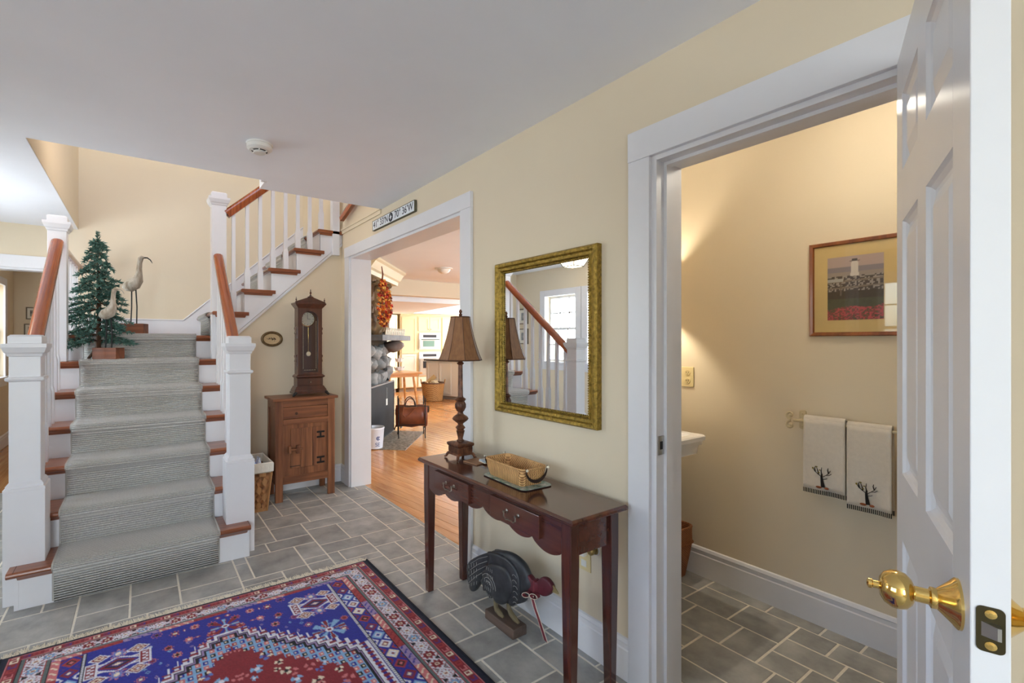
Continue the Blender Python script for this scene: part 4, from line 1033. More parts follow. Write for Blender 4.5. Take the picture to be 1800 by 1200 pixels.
for s in (-1, 1):
    for i in range(23):
        z = .235 + i * .0185; g.tube([(s * (.06 - .004 * (i % 2)), -.0405, z), (s * (.054 + .004 * (i % 2)), -.0405, z + .008), (s * (.06 - .004 * (i % 2)), -.0405, z + .014)], .0016, 4)
for i in range(5): g.tube([(-.05 + i * .022, -.0405, .22), (-.042 + i * .022, -.0405, .225), (-.036 + i * .022, -.0405, .22)], .0018, 4)
g.build('etched_border', GOLDL, ck)
B(-.073, .073, -.044, -.042, .204, .745).build('glass', PGLASS, ck)
MB().lathe([(.068, .036), (.068, .03), (.06, .027)], (0, 0, .675), 32, axis=1).build('dial_rim', BRASS, ck)
dl = MB().lathe([(.06, .034), (.06, .026), (0, .026)], (0, 0, .675), 32, axis=1).build('dial', pmat('clock_dial', (216, 210, 192), .5, var=.06, vscale=40), ck)
hd = MB(); hd.box(-.0015, .0015, .023, .0245, .675, .715); hd.xform(Matrix.Identity(4)); hd.box(-.0015, .026, .0235, .025, .6735, .6765)
for i in range(12):
    a = i * math.pi / 6; hd.box(.05 * math.sin(a) - .002, .05 * math.sin(a) + .002, .024, .0255, .675 + .05 * math.cos(a) - .004, .675 + .05 * math.cos(a) + .004)
hd.build('hands_and_numerals', BLACK, dl)
MB().tube([(0, .0, .6), (0, .0, .375)], .0022, 6).build('pendulum_rod', BRASS, ck)
MB().lathe([(.0, -.006), (.02, -.005), (.023, 0), (.02, .005), (0, .006)], (0, 0, .365), 20, axis=1).build('pendulum_bob', pmat('silver_bob', (220, 214, 196), .25, .8), ck, smooth=True)
for s in (-1, 1):
    for z in (.255, .5):
        MB().prism([(s * .106, z), (s * .114, z + .002), (s * .112, z + .03), (s * .119, z + .045), (s * .114, z + .07), (s * .121, z + .09), (s * .118, z + .1), (s * .106, z + .105)], 1, -.03, .02).build('side_scroll', WALNUT, ck)
b = MB(); b.rings([[(-w_, -d_, z), (w_, -d_, z), (w_, .06, z), (-w_, .06, z)] for w_, d_, z in ((.106, .055, .765), (.112, .06, .775), (.122, .07, .785), (.124, .072, .79), (.132, .08, .798), (.136, .083, .806), (.136, .083, .812), (.12, .07, .816))]); b.build('cornice', WALNUT, ck)
MB().prism([(-.13, .812), (.13, .812), (.13, .822), (.02, .862), (-.02, .862), (-.13, .822)], 1, -.078, -.05).build('pediment', WALNUT, ck)
MB().prism([(-.1, .822), (.1, .822), (0, .85)], 1, -.083, -.078).build('pediment_panel', WALNUT, ck)
def fin(x_, z, k=1, y_=-.065): return MB().lathe([(.010 * k, 0), (.011 * k, .006 * k), (.005 * k, .01 * k), (.004 * k, .016 * k), (.009 * k, .024 * k), (.009 * k, .032 * k), (.004 * k, .042 * k), (.003 * k, .047 * k), (.005 * k, .052 * k), (.001, .062 * k)], (x_, y_, z), 12).build('finial', WALNUT, ck, smooth=True)
MB().lathe([(.024, .86), (.026, .866), (.014, .872)], (0, -.065, 0), 14).build('finial_base', WALNUT, ck, smooth=True)
fin(0, .872, 1.0); fin(-.124, .818, .7); fin(.124, .818, .7)
# oval picture
ov = thing('oval_picture', 'small oval framed embroidered picture on the wall under the stairs', 'picture', (.962, YF, 1.362))
def oval(rx, rz, y_, n=36): return [(rx * math.cos(2 * math.pi * i / n), y_, rz * math.sin(2 * math.pi * i / n)) for i in range(n)]
OVF = pmat('oval_frame', (86, 66, 38), .4, .2, rgb2=(122, 96, 58), vscale=40)
MB().rings([oval(.092, .067, 0), oval(.094, .069, -.01), oval(.09, .065, -.02), oval(.082, .058, -.022), oval(.078, .054, -.014), oval(.071, .047, -.012), oval(.069, .046, -.006)], cap=False).build('frame', OVF, ov, smooth=40)
MB().rings([oval(.072, .049, -.001), oval(.072, .049, -.008)]).build('mat', pmat('oval_linen', (206, 180, 138), .8, var=.05, vscale=80), ov)
dg = MB()
for i in range(26):
    a = random.random() * 6.28; q = random.random() ** .5; dg.ico((.034 * q * math.cos(a), -.009, .012 * q * math.sin(a)), (.005, .001, .003), 1)
dg.tube([(-.045, -.009, .004), (-.03, -.009, -.003), (0, -.009, .003), (.028, -.009, -.004), (.02, -.009, -.02)], .0016, 4); dg.build('stitched_sprig', pmat('stitch', (74, 52, 34), .8), ov)

# ================================================================== splint basket with bottles
SPL = weave('splint_weave', (116, 72, 40), (172, 120, 74), 9, 14)
SPLF = wood('splint_frame', (156, 110, 66), (190, 142, 92), 2, .5, 6, 0)
bk = thing('laundry_basket', 'square splint basket with white cloth liner behind the right newel', 'basket', (.722, 4.03, 0)); bk.scale = (.68, .92, 1)
b = MB(); z_ = [(.155, 0), (.18, .235), (.2, .335)]
b.rings([[(-r, -r * .95, z), (r, -r * .95, z), (r, r * .95, z), (-r, r * .95, z)] for r, z in ((.15, 0), (.192, .325), (.186, .325), (.145, .01))]); b.build('body', SPL, bk)
for sx in (-1, 1):
    for sy in (-1, 1): MB().tube([(sx * .152, sy * .145, 0), (sx * .197, sy * .187, .33)], .014, 4).build('corner_post', SPLF, bk)
for sy in (-1, 1): B(-.165, .165, sy * .147 - .006, sy * .147 + .006, 0, .03).build('bottom_band', SPLF, bk)
for i in range(4):
    for j in range(5):
        x_ = -.12 + j * .06; zz = .05 + i * .062; k = (i + j) % 2
        B(-.026, .026, -.004, 0, -.026, .026).xform(Matrix.Rotation(R(35 if k else -35), 4, 'Y')).build('splint', SPLF if k else SPL, bk).location = (x_, -.146 - (zz / .33) * .04, zz)
B(.06, .13, -.196, -.185, .285, .31).build('handle', SPLF, bk)
LIN = pmat('basket_liner', (226, 222, 212), .9, bump=.3, bscale=40)
b = MB(); b.rings([[(-r, -r * .95, z), (r, -r * .95, z), (r, r * .95, z), (-r, r * .95, z)] for r, z in ((.2, .31), (.213, .32), (.215, .385), (.205, .392), (.198, .385), (.18, .28))], cap=False); lo = b.build('liner', LIN, bk)
for nm, lb, x_, y_, c1, c2 in (('water_bottle_pack', 'blue and clear shrink wrapped bottle pack in the splint basket', .05, -.05, (120, 150, 206), (226, 232, 240)), ('green_bottle_pack', 'dark green bottle pack in the splint basket next to the newel', -.07, -.05, (18, 78, 66), (40, 110, 92))):
    t_ = thing(nm, lb, 'bottle pack', (.722 + x_ * .75, 4.03 + y_, .18)); t_.scale = (.75, .75, 1)
    for i in (-1, 1):
        for j in (0, 1):
            MB().lathe([(.026, 0), (.028, .01), (.028, .12), (.026, .15), (.028, .17), (.02, .2), (.011, .215), (.011, .232), (0, .232)], (i * .028, (j - .5) * .058, 0), 14).build('bottle', pmat(nm + '_wrap', c1, .12, rgb2=c2, vscale=35, coat=.6), t_, smooth=True)

# ================================================================== artificial tree + shorebird decoys on the stairs
TREEZ = 6 * RS
tr = thing('artificial_tree', 'small artificial evergreen tree on the sixth step beside the railing', 'tree', (-.285, 4.515, TREEZ + .012))
BARK = pmat('tree_bark', (64, 44, 32), .9, rgb2=(94, 66, 46), vscale=20)
MB().tube([(0, 0, .02), (.005, .005, .3), (0, .01, .6), (-.005, .005, .93)], [.018, .015, .011, .003], 7).build('trunk', BARK, tr, smooth=True)
for i in range(3):
    a = i * 2.09 + .4; MB().tube([(0, 0, .1), (.08 * math.cos(a), .055 * math.sin(a), 0)], .010, 6).build('stand_leg', BARK, tr, smooth=True)
NDL = pmat('needles', (44, 86, 78), .7, rgb2=(104, 144, 130), vscale=30)
rr = random.Random(12); tips = MB(); twigs = MB()
def needle(b, p, d, l, w2):
    u = d.orthogonal().normalized() * w2; u.rotate(Matrix.Rotation(rr.random() * 6.28, 3, d)); q = p + d * l; m_ = p + d * l * .45
    b.add([p, m_ + u, q, m_ - u], [(0, 1, 2, 3)])
for lv in range(17):
    z = .11 + lv * .048; rad = (.262 * (1 - (lv / 17.5)) ** .8 + .014)
    nb = 11 if lv < 12 else 7
    for i in range(nb):
        a = i * 6.283 / nb + lv * .7 + rr.uniform(-.25, .25); r = rad * rr.uniform(.7, 1.1)
        ex, ey = r * math.cos(a), r * math.sin(a) * .85
        if ex < -.17: ex = -.17 - rr.random() * .02
        if ex > 0: ex *= .92
        if ey > .2: ey = .2
        if ey < -.13: ey = -.13
        if ey < -.05 and ex > 0 and z < .52: ey = -.05
        e = Vector((ex, ey, z + rr.uniform(-.05, .03))); s_ = Vector((0, 0, z + .03)); mid = (s_ + e) / 2 + Vector((0, 0, .015))
        twigs.tube([s_, mid, e], [.003, .0025, .0012], 4)
        nd = int(34 + 210 * r)
        for k in range(nd):
            t = .2 + .8 * rr.random() ** .8; p = s_.lerp(mid, t * 2) if t < .5 else mid.lerp(e, t * 2 - 1)
            d = (e - s_).normalized() * .9 + Vector((rr.gauss(0, .7), rr.gauss(0, .7), rr.gauss(0, .6))); d.normalize(); needle(tips, p, d, rr.uniform(.02, .042), rr.uniform(.003, .0055))
for k in range(260):
    z = rr.uniform(.8, .985); d = Vector((rr.gauss(0, 1), rr.gauss(0, 1), .8)).normalized(); needle(tips, Vector((0, 0, z - .01)), d, .025, .003)
twigs.build('twigs', BARK, tr)['kind'] = 'stuff'; tips.build('needles', NDL, tr)['kind'] = 'stuff'
DRIFT = pmat('weathered_wood', (142, 126, 106), .85, rgb2=(204, 196, 182), vscale=26, stretch=(1, 1, .3), bump=.4, bscale=30)
BXW = wood('bird_base', (92, 46, 24), (142, 80, 44), 0, .5, 6, 0)
def bird(name, label, loc, rz, k, billup, bw2, ):
    t = thing(name, label, 'figurine', loc, rz); Z = .085
    B(-bw2, bw2, -.055, .055, 0, Z).build('base', BXW, t, bevel=.002)
    lh = .265 * k
    for s in (-1, 1): MB().tube([(s * .022, 0, Z), (s * .02 + .004, 0, Z + lh * .5), (s * .016, 0, Z + lh)], .005, 6).build('leg', IRON, t, smooth=True)
    zb = Z + lh + .03 * k; K = .95 * k
    rings_ = []
    # body tail-to-head, local +x is the tail side away from the bill
    cen = [((-.085, 0, -.012), .008, .006), ((-.065, 0, -.01), .035, .03), ((-.03, 0, .0), .056, .05), ((.005, 0, .02), .058, .05), ((.03, 0, .055), .045, .04), ((.038, 0, .095), .028, .026), ((.04, 0, .15), .02, .02), ((.044, 0, .2), .018, .018), ((.05, 0, .228), .024, .02), ((.062, 0, .24), .02, .016), ((.078, 0, .238), .008, .007)]
    MB().tube([(c_[0] * K, c_[1] * K, zb + c_[2] * K) for c_, a, b2 in cen], [a * K for c_, a, b2 in cen], 12, ry=[b2 * K for c_, a, b2 in cen]).build('body', DRIFT, t, smooth=True)
    bl = [(.076, 0, .238), (.1, 0, .238), (.122, 0, .222), (.138, 0, .195)]
    MB().tube([(p[0] * K, 0, zb + p[2] * K) for p in bl], [.0065 * K, .006 * K, .005 * K, .002 * K], 6).build('bill', IRON if billup else DRIFT, t, smooth=True)
    for s in (-1, 1): MB().ico((.058 * K, s * .019 * K, zb + .236 * K), (.003, .003, .003), 1).build('eye', BLACK, t)
    return t
bird('shorebird_decoy', 'shorter carved wooden shorebird on wire legs, in front of the tree', (-.215, 4.418, TREEZ + .013), R(-28), .86, False, .085)
bird('shorebird_decoy', 'taller carved wooden shorebird with curved dark bill on the landing', (-.06, 4.79, 7 * RS + .013), R(-20), 1.08, True, .092)
# blue tin pot against the railing behind the shorter decoy is part of the tree stand
# ================================================================== the open bathroom door
dl_ = .737; dth = .035; dH = 2.03
hinge = Vector((1.59, .365)); dirv = Vector((-.95, -.3125)).normalized()
door = bpy.data.objects.new('door_1', None); COL.objects.link(door); struct(door)
door['label'] = 'white six panel bathroom door standing open towards the camera'
door.location = (hinge.x, hinge.y, .008); door.rotation_euler = (0, 0, math.atan2(dirv.y, dirv.x))
# local: x along the leaf from the hinge, visible face at y = 0 is on the -y side after rotation, so body spans 0..+t
SG = 1
st, ms = .1, .092; pw = (dl_ - 2 * st - ms) / 2
zr_ = [(0, .232), (.865, 1.022), (1.615, 1.735), (1.915, dH)]
def dbox(x0, x1, z0, z1, nm, bev=.0015): return B(x0, x1, 0, dth, z0, z1).build(nm, DOORP, door, bevel=bev)
dbox(0, st, 0, dH, 'stile'); dbox(dl_ - st, dl_, 0, dH, 'stile')
for z0, z1 in zr_: dbox(st, dl_ - st, z0, z1, 'rail', 0)
for (a, b2) in ((0, 1), (1, 2), (2, 3)): dbox(st + pw, st + pw + ms, zr_[a][1], zr_[b2][0], 'mid_stile', 0)
for i in range(2):
    x0 = st + i * (pw + ms); x1 = x0 + pw
    for a in range(3):
        z0, z1 = zr_[a][1], zr_[a + 1][0]; p = MB()
        for s, yy in ((1, 0), (-1, dth)):
            f = lambda o, d: [(x0 + o, yy + s * d, z0 + o), (x1 - o, yy + s * d, z0 + o), (x1 - o, yy + s * d, z1 - o), (x0 + o, yy + s * d, z1 - o)]
            p.rings([f(0, .0005), f(.004, .006), (f(.012, .011)), f(.02, .0115), f(.048, .003), f(.05, .003)], cap=False); n0 = len(p.v) - 4; p.f.append((n0, n0 + 1, n0 + 2, n0 + 3)); p.m.append(0)
        p.build('panel', DOORP, door)
def knob(yface, s):
    k = bpy.data.objects.new('door_knob', None); COL.objects.link(k); k.parent = door; k.location = (dl_ - .06, yface, .968)
    def la(prof, nm): MB().lathe([(r, s * y) for r, y in prof], (0, 0, 0), 32, axis=1).build(nm, BRASS, k, smooth=35)
    la([(.034, 0), (.034, .003), (.031, .006), (.028, .008), (.018, .018), (.014, .022)], 'rosette')
    la([(.0135, .02), (.0145, .024), (.0145, .028), (.0105, .03), (.0105, .046)], 'neck')
    la([(.0105, .044), (.018, .047), (.0245, .053), (.027, .061), (.026, .069), (.021, .077), (.013, .0815), (0, .083)], 'grip')
    la([(.0055, .082), (.0055, .089), (.007, .09), (.007, .094), (.004, .096), (0, .096)], 'privacy_button')
knob(0, -1); knob(dth, 1)
ABR = pmat('antique_brass', (70, 62, 40), .4, .7)
MB().rings([[(dl_ + d, p[0] + dth / 2, p[1] + .968) for p in [(q[0], q[1]) for q in rrect(.0125, .0285, .006, 0)]] for d in (.0, .0016)]).build('latch_plate', ABR, door)
for s in (-1, 1): MB().lathe([(.0055, .0016), (.0055, .0026), (.002, .003)], (dl_, dth / 2, .968 + s * .02), 14, axis=0).build('screw', BRASS, door)
MB().rings([[(dl_ + .0016, dth / 2 - .008, .968 - .009), (dl_ + .0016, dth / 2 + .008, .968 - .009), (dl_ + .0016, dth / 2 + .008, .968 + .009), (dl_ + .0016, dth / 2 - .008, .968 + .009)],
             [(dl_ + .011, dth / 2 + .004, .968 - .008), (dl_ + .011, dth / 2 + .0075, .968 - .008), (dl_ + .011, dth / 2 + .0075, .968 + .008), (dl_ + .011, dth / 2 + .004, .968 + .008)]]).build('latch_bolt', STEEL, door)
for z in (.25, 1.1, 1.8):
    MB().lathe([(.007, z), (.007, z + .09)], (-.004, dth + .004, 0), 10).build('hinge', BRASS, door)

# ================================================================== bathroom
sk = thing('wall_sink', 'white porcelain sink projecting from the wall, cut off by the door jamb', 'sink', (2.245, 1.8, .842))
def sec(o, z, yo=0): return [(p[0], p[1] - .235 + yo, z) for p in rrect(.275 - o, .235 - o, .02, 0)]
MB().rings([sec(.03, -.1), sec(.024, -.055), sec(.012, -.05), sec(.01, -.03), sec(0, -.026), sec(0, -.006), sec(.006, 0), sec(.05, 0, 0), sec(.07, -.02), sec(.11, -.07), sec(.16, -.085)]).build('basin', PORC, sk, smooth=35)
MB().rings([[(x_, y_, z) for x_, y_ in ((-.08, -.3), (.08, -.3), (.08, -.04), (-.08, -.04))] for z in (-.841, -.1)]).build('pedestal', PORC, sk, bevel=.02)
MB().tube([(0, -.06, 0), (0, -.06, .08), (0, -.1, .11), (0, -.15, .1), (0, -.16, .08)], .011, 10).build('faucet', STEEL, sk, smooth=True)
wk = thing('waste_basket', 'brown wicker waste basket below the sink against the baseboard', 'basket', (2.535, 1.585, .001))
WIC = weave('wicker', (120, 66, 34), (178, 112, 64), 60, 90)
MB().rings([rrect(a, b2, .04, z) for a, b2, z in ((.07, .09, 0), (.078, .1, .01), (.1, .12, .16), (.105, .125, .2), (.104, .124, .285), (.096, .116, .285), (.092, .112, .16), (.07, .09, .012))]).build('body', WIC, wk, smooth=40)
MB().tube([(p[0], p[1], .287) for p in rrect(.102, .122, .04, 0)], .006, 6, closed=True).build('rim', WIC, wk, smooth=True); MB().tube([(p[0], p[1], .2) for p in rrect(.108, .128, .04, 0)], .004, 6, closed=True).build('band', WIC, wk, smooth=True)
o2 = thing('wall_outlet', 'almond double outlet plate on the bathroom wall above the sink', 'outlet', (2.68, 1.525, 1.133))
B(-.005, 0, -.036, .036, -.058, .058).build('plate', ALMOND, o2, bevel=.002)
for s in (-1, 1):
    so = MB().lathe([(.017, -.004), (.017, -.0065), (.016, -.007)], (0, 0, s * .024), 20, axis=0).build('socket', pmat('outlet_face', (214, 194, 144), .4), o2)
    for yy in (-.006, .006): B(-.0078, -.006, yy - .0012, yy + .0012, s * .024 - .002, s * .024 + .007).build('slot', BLACK, so)
    MB().lathe([(.0022, -.006), (.0022, -.0078)], (0, 0, s * .024 - .008), 8, axis=0).build('slot', BLACK, so)
# sconce over the sink (its light is the warm light of the room)
sc = thing('wall_sconce', 'warm sconce beside the bathroom mirror, hidden behind the door casing', 'lamp', (2.54, 1.8, 1.6))
B(-.03, .03, -.012, 0, -.06, .06).build('plate', BRASS, sc, bevel=.004); MB().tube([(0, -.01, -.03), (0, -.1, -.05), (0, -.13, -.02)], .006, 8).build('arm', BRASS, sc, smooth=True)
b = MB(); b.lathe([(.05, -.045), (.05, .075)], (0, -.13, 0), 24); b.f = b.f[:-2]; b.m = b.m[:-2]
s2_ = b.build('shade', pmat('sconce_shade', (226, 206, 160), .7), sc, smooth=True); s2_.modifiers.new('thick', 'SOLIDIFY').thickness = .002
ld = bpy.data.lights.new('sconce_light', 'POINT'); ld.energy = 13; ld.color = (1, .88, .68); ld.shadow_soft_size = .01
lo = bpy.data.objects.new('sconce_light', ld); COL.objects.link(lo); lo.parent = sc; lo.location = (0, -.13, .015)
cl_ = thing('fill_globe', 'added globe fill light on the bathroom ceiling, hidden above the door opening', 'lamp', (2.2, .6, CZ))
MB().lathe([(.09, 0), (.09, -.02), (.07, -.03)], seg=24).build('canopy', BRASS, cl_, smooth=30)  # globe and its point light are added, unseen, to brighten the bathroom
MB().lathe([(.07, -.028), (.085, -.05), (.08, -.085), (.05, -.105), (0, -.11)], seg=24).build('globe', pmat('fill_globe_glow', (255, 240, 214), .4, emit=(255, 226, 178), estr=5), cl_, smooth=True)
ld = bpy.data.lights.new('fill_globe_light', 'POINT'); ld.energy = 4.2; ld.color = (1, .93, .80); ld.shadow_soft_size = .06
lo = bpy.data.objects.new('fill_globe_light', ld); COL.objects.link(lo); lo.parent = cl_; lo.location = (0, 0, -.19)
# framed lighthouse photograph
fp = thing('framed_photo', 'wood framed photo of a lighthouse and garden on the bathroom wall', 'picture', (2.68, .754, 1.582))
frame_rings(.168, .217, .018, .02, wood('photo_frame', (112, 58, 24), (156, 90, 42), 2, .35, 8, .3), fp, prof=[(0, 0), (0, .018), (.2, .02), (.8, .018), (1, .012), (1, .004)])
B(-.008, -.004, -.155, .155, -.203, .203).build('mat_board', pmat('mat_board', (222, 190, 128), .8, var=.04, vscale=10), fp)
def photo():
    nx, nz = 70, 100; W_, H_ = .198, .288
    u = np.linspace(0, 1, nx + 1)[None, :].repeat(nz + 1, 0); v = np.linspace(0, 1, nz + 1)[:, None].repeat(nx + 1, 1); rng = np.random.RandomState(2)
    def L3(c_): return np.array(lin(c_))
    col = np.zeros((nz + 1, nx + 1, 3)); n1 = rng.rand(nz + 1, nx + 1)
    n2 = np.kron(rng.rand(52, 36), np.ones((2, 2)))[:nz + 1, :nx + 1]
    col[:] = L3((186, 160, 152)); m_ = v < .84; col[m_] = L3((140, 128, 134)); m_ = v < .76; col[m_] = L3((160, 142, 132))
    m_ = v < .70; col[m_] = (L3((70, 56, 50))[None] + (n2[m_] > .6)[:, None] * L3((150, 140, 132))[None])
    m_ = (v < .46); col[m_] = L3((62, 46, 34)) * (.7 + .6 * n1[m_][:, None]); m_ = (v < .34); col[m_] = L3((74, 72, 48)) * (.7 + .5 * n1[m_][:, None])
    hedge = (v < .16 + .06 * np.sin(u * 6) * u + .1 * u); col[hedge] = np.where((n2[hedge] > .55)[:, None], L3((186, 66, 70)), np.where((n1[hedge] > .5)[:, None], L3((66, 72, 40)), L3((150, 44, 50))))
    tow = (np.abs(u - .5) < .075 - .03 * (v - .7) * 3) & (v > .68) & (v < .92); col[tow] = L3((222, 210, 200)); col[(np.abs(u - .5) < .05) & (v > .92) & (v < .96)] = L3((70, 60, 60)); col[(np.abs(u - .5) < .09) & (v > .91) & (v < .925)] = L3((90, 76, 72))
    for zz in (.6, .5): col[(np.abs(v - zz - .03 * u) < .012)] = L3((128, 110, 96))
    col[(np.abs(u - .25) < .02) & (v < .62) & (v > .38)] = L3((110, 92, 80)); col[(u < .3) & (v > .6) & (v < .66)] = L3((196, 190, 186)) * .8
    co = np.stack([np.full_like(u, -.0088), (.099 - u * W_), (v - .5) * H_], 2).reshape(-1, 3); idx = np.arange((nx + 1) * (nz + 1)).reshape(nz + 1, nx + 1)
    fs = np.stack([idx[:-1, :-1], idx[:-1, 1:], idx[1:, 1:], idx[1:, :-1]], -1).reshape(-1, 4)
    me = bpy.data.meshes.new('photo_print'); me.from_pydata(co.tolist(), [], fs.tolist()); at = me.color_attributes.new('print', 'FLOAT_COLOR', 'POINT')
    at.data.foreach_set('color', np.concatenate([col.clip(0, 1), np.ones(col.shape[:2] + (1,))], 2).reshape(-1).astype(np.float32))
    mt = bpy.data.materials.new('photo_print'); mt.use_nodes = True; p = mt.node_tree.nodes['Principled BSDF']; a = mt.node_tree.nodes.new('ShaderNodeAttribute'); a.attribute_name = 'print'; mt.node_tree.links.new(a.outputs['Color'], p.inputs['Base Color']); p.inputs['Roughness'].default_value = .5
    me.materials.append(mt); o = link('print', me, fp); o.location = (0, 0, .0)
photo()
B(-.0125, -.011, -.155, .155, -.203, .203).build('glass', PGLASS, fp)
# towel bar + towels
tb_ = thing('towel_bar', 'cream painted scroll towel bar on the bathroom wall', 'towel bar', (2.68, .76, .962))
CRM = pmat('cream_metal', (206, 190, 154), .5)
MB().tube([(-.062, .21, 0), (-.062, -.21, 0)], .007, 8).build('bar', CRM, tb_, smooth=True)
for s in (1, -1):
    br = bpy.data.objects.new('bracket', None); COL.objects.link(br); br.parent = tb_; br.location = (0, s * .192, 0)
    MB().rings([[(d, p[0], p[1]) for p in rrect(.014 - o, .045 - o, .01, 0)] for d, o in ((0, 0), (-.008, 0), (-.011, .004))]).build('plate', CRM, br)
    MB().tube([(-.006, 0, 0), (-.062, 0, 0)], .007, 8).build('arm', CRM, br, smooth=True)
    for t_, z in ((1, .025), (-1, -.025)):
        pa = [(-.062, s * (.03 + (.021 - .0016 * i) * math.cos(t_ * (i * .5 - 1.57)) + .0) , z + (.021 - .0016 * i) * math.sin(t_ * (i * .5 - 1.57))) for i in range(12)]
        pa = [(p[0], p[1] - 0, p[2]) for p in pa]; MB().tube(pa, .0055, 7).build('scroll', CRM, br, smooth=True)
        MB().ico((-.062, pa[-1][1], pa[-1][2]), (.007, .009, .009), 2).build('scroll_tip', CRM, br, smooth=True)
    for z in (.03, -.03): MB().ico((-.011, 0, z), (.004, .006, .006), 1).build('rivet', CRM, br)
TER = pmat('terry', (224, 214, 200), .98, bump=.25, bscale=420, var=.03, vscale=60, sheen=.4)
def hem_mat():
    m = bpy.data.materials.new('towel_hem'); m.use_nodes = True; nt = m.node_tree; p = nt.nodes['Principled BSDF']; p.inputs['Roughness'].default_value = .9; L = nt.links.new
    tc = nt.nodes.new('ShaderNodeTexCoord'); sx = nt.nodes.new('ShaderNodeSeparateXYZ'); L(tc.outputs['Object'], sx.inputs[0]); a = nt.nodes.new('ShaderNodeMath'); a.operation = 'MULTIPLY'; a.inputs[1].default_value = 6.283 / .0066; s = nt.nodes.new('ShaderNodeMath'); s.operation = 'SINE'
    L(sx.outputs['Y'], a.inputs[0]); L(a.outputs[0], s.inputs[0]); g = nt.nodes.new('ShaderNodeMath'); g.operation = 'GREATER_THAN'; L(s.outputs[0], g.inputs[0])
    mx = nt.nodes.new('ShaderNodeMix'); mx.data_type = 'RGBA'; L(g.outputs[0], mx.inputs[0]); mx.inputs[6].default_value = (*lin((40, 38, 34)), 1); mx.inputs[7].default_value = (*lin((206, 196, 176)), 1); L(mx.outputs[2], p.inputs['Base Color']); return m
HEM = hem_mat(); BLT = pmat('thread_black', (34, 26, 22), .9); RST = pmat('thread_rust', (150, 84, 50), .9); YLT = pmat('thread_olive', (140, 124, 60), .9)
def towel(label, yc, hwid, ztop, zbot, back):
    t = thing('hand_towel', label, 'towel', (2.618, yc, ztop), 0, 'towels on the bathroom bar'); n = 18; L_ = ztop - zbot
    def sheet(x_f, z0, z1, nm, m, thick=.007, wf=1.0):
        b = MB(); rows = 16; vs = []; fs = []
        for i in range(rows + 1):
            z = z0 + (z1 - z0) * i / rows; k = -z / L_
            for j in range(n + 1):
                y = -hwid * wf + 2 * hwid * wf * j / n; wv = .004 * k * math.sin(y * 38 + 1.2 + yc * 9) + .0022 * math.sin(y * 70 + z * 8) * k
                vs.append((x_f + wv * (1 if x_f < 0 else .5), y * (1 + .02 * k), z))
        for i in range(rows):
            for j in range(n): fs.append((i * (n + 1) + j, i * (n + 1) + j + 1, (i + 1) * (n + 1) + j + 1, (i + 1) * (n + 1) + j))
        b.add(vs, fs); o = link(nm, b.mesh(nm, m, smooth=True), t); s = o.modifiers.new('t', 'SOLIDIFY'); s.thickness = thick; s.offset = 0; return o
    sheet(-.0155, -.004, -L_ + .02, 'front_layer', TER); sheet(.0155, -.004, -L_ + .02 - back, 'back_layer', TER)
    sheet(-.0155, -L_ + .02, -L_, 'hem', HEM, .0055); sheet(.0155, -L_ + .02 - back, -L_ - back, 'hem', HEM, .0055)
    f = MB(); rs = []
    for i in range(9):
        a = math.pi * i / 8; rs.append([(-.0155 * math.cos(a) + d * -math.cos(a), yy, -.004 + .013 * math.sin(a) + d * math.sin(a)) for d, yy in ((-.003, -hwid), (.0035, -hwid), (.0035, hwid), (-.003, hwid))])
    f.rings(rs).build('fold', TER, t, smooth=True)
    # embroidered bare tree
    cx, cz_ = .004, -L_ + .052; em = bpy.data.objects.new('embroidered_tree', None); COL.objects.link(em); em.parent = t; em.location = (-.0225, cx, cz_)
    def th(pts, r, m, nm): MB().tube([(0, -p[0], p[1]) for p in pts], r, 5, ry=[.0012] * len(pts) if not isinstance(r, list) else [.0012] * len(r)).build(nm, m, em)
    th([(.004, -.016), (.0, .01), (-.002, .03), (-.001, .045)], [.0085, .006, .0045, .003], BLT, 'trunk')
    for sx_, pts in ((-1, [(0, .03), (-.014, .04), (-.026, .05), (-.034, .062)]), (1, [(0, .03), (.014, .042), (.024, .052), (.03, .066)]), (0, [(-.001, .04), (-.004, .056), (-.002, .074)]), (1, [(.014, .042), (.026, .044), (.034, .052)]), (-1, [(-.014, .04), (-.016, .056), (-.022, .072)]), (1, [(.024, .052), (.02, .066), (.022, .076)]), (-1, [(-.026, .05), (-.028, .064), (-.026, .076)]), (1, [(.002, .022), (.012, .024), (.018, .028)])):
        th(pts, [.0024] + [.0018] * (len(pts) - 2) + [.0008], BLT, 'branch')
    for q in range(7): MB().ico((.0, .022 + .014 * math.sin(q * 1.9), .06 + .014 * math.cos(q * 1.3)), (.0013, .004, .003), 1).build('leaf', YLT, em)
    for px, w2 in ((-.013, .012), (.016, .009)): MB().ico((.0002, -px, -.018), (.002, w2, .0055), 2).build('pumpkin', RST, em)
towel('cream hand towel with embroidered bare tree, hanging next to the scroll bracket', .845, .077, .983, .638, .008)
towel('cream hand towel with embroidered bare tree, hanging lower beside the open door edge', .687, .0735, .976, .605, -.006)
# ================================================================== living room seen through the opening
F0 = Vector((2.90, 6.13)); fe = Vector((.665, .747)).normalized(); fn = Vector((fe.y, -fe.x))
fang = math.atan2(fe.y, fe.x)
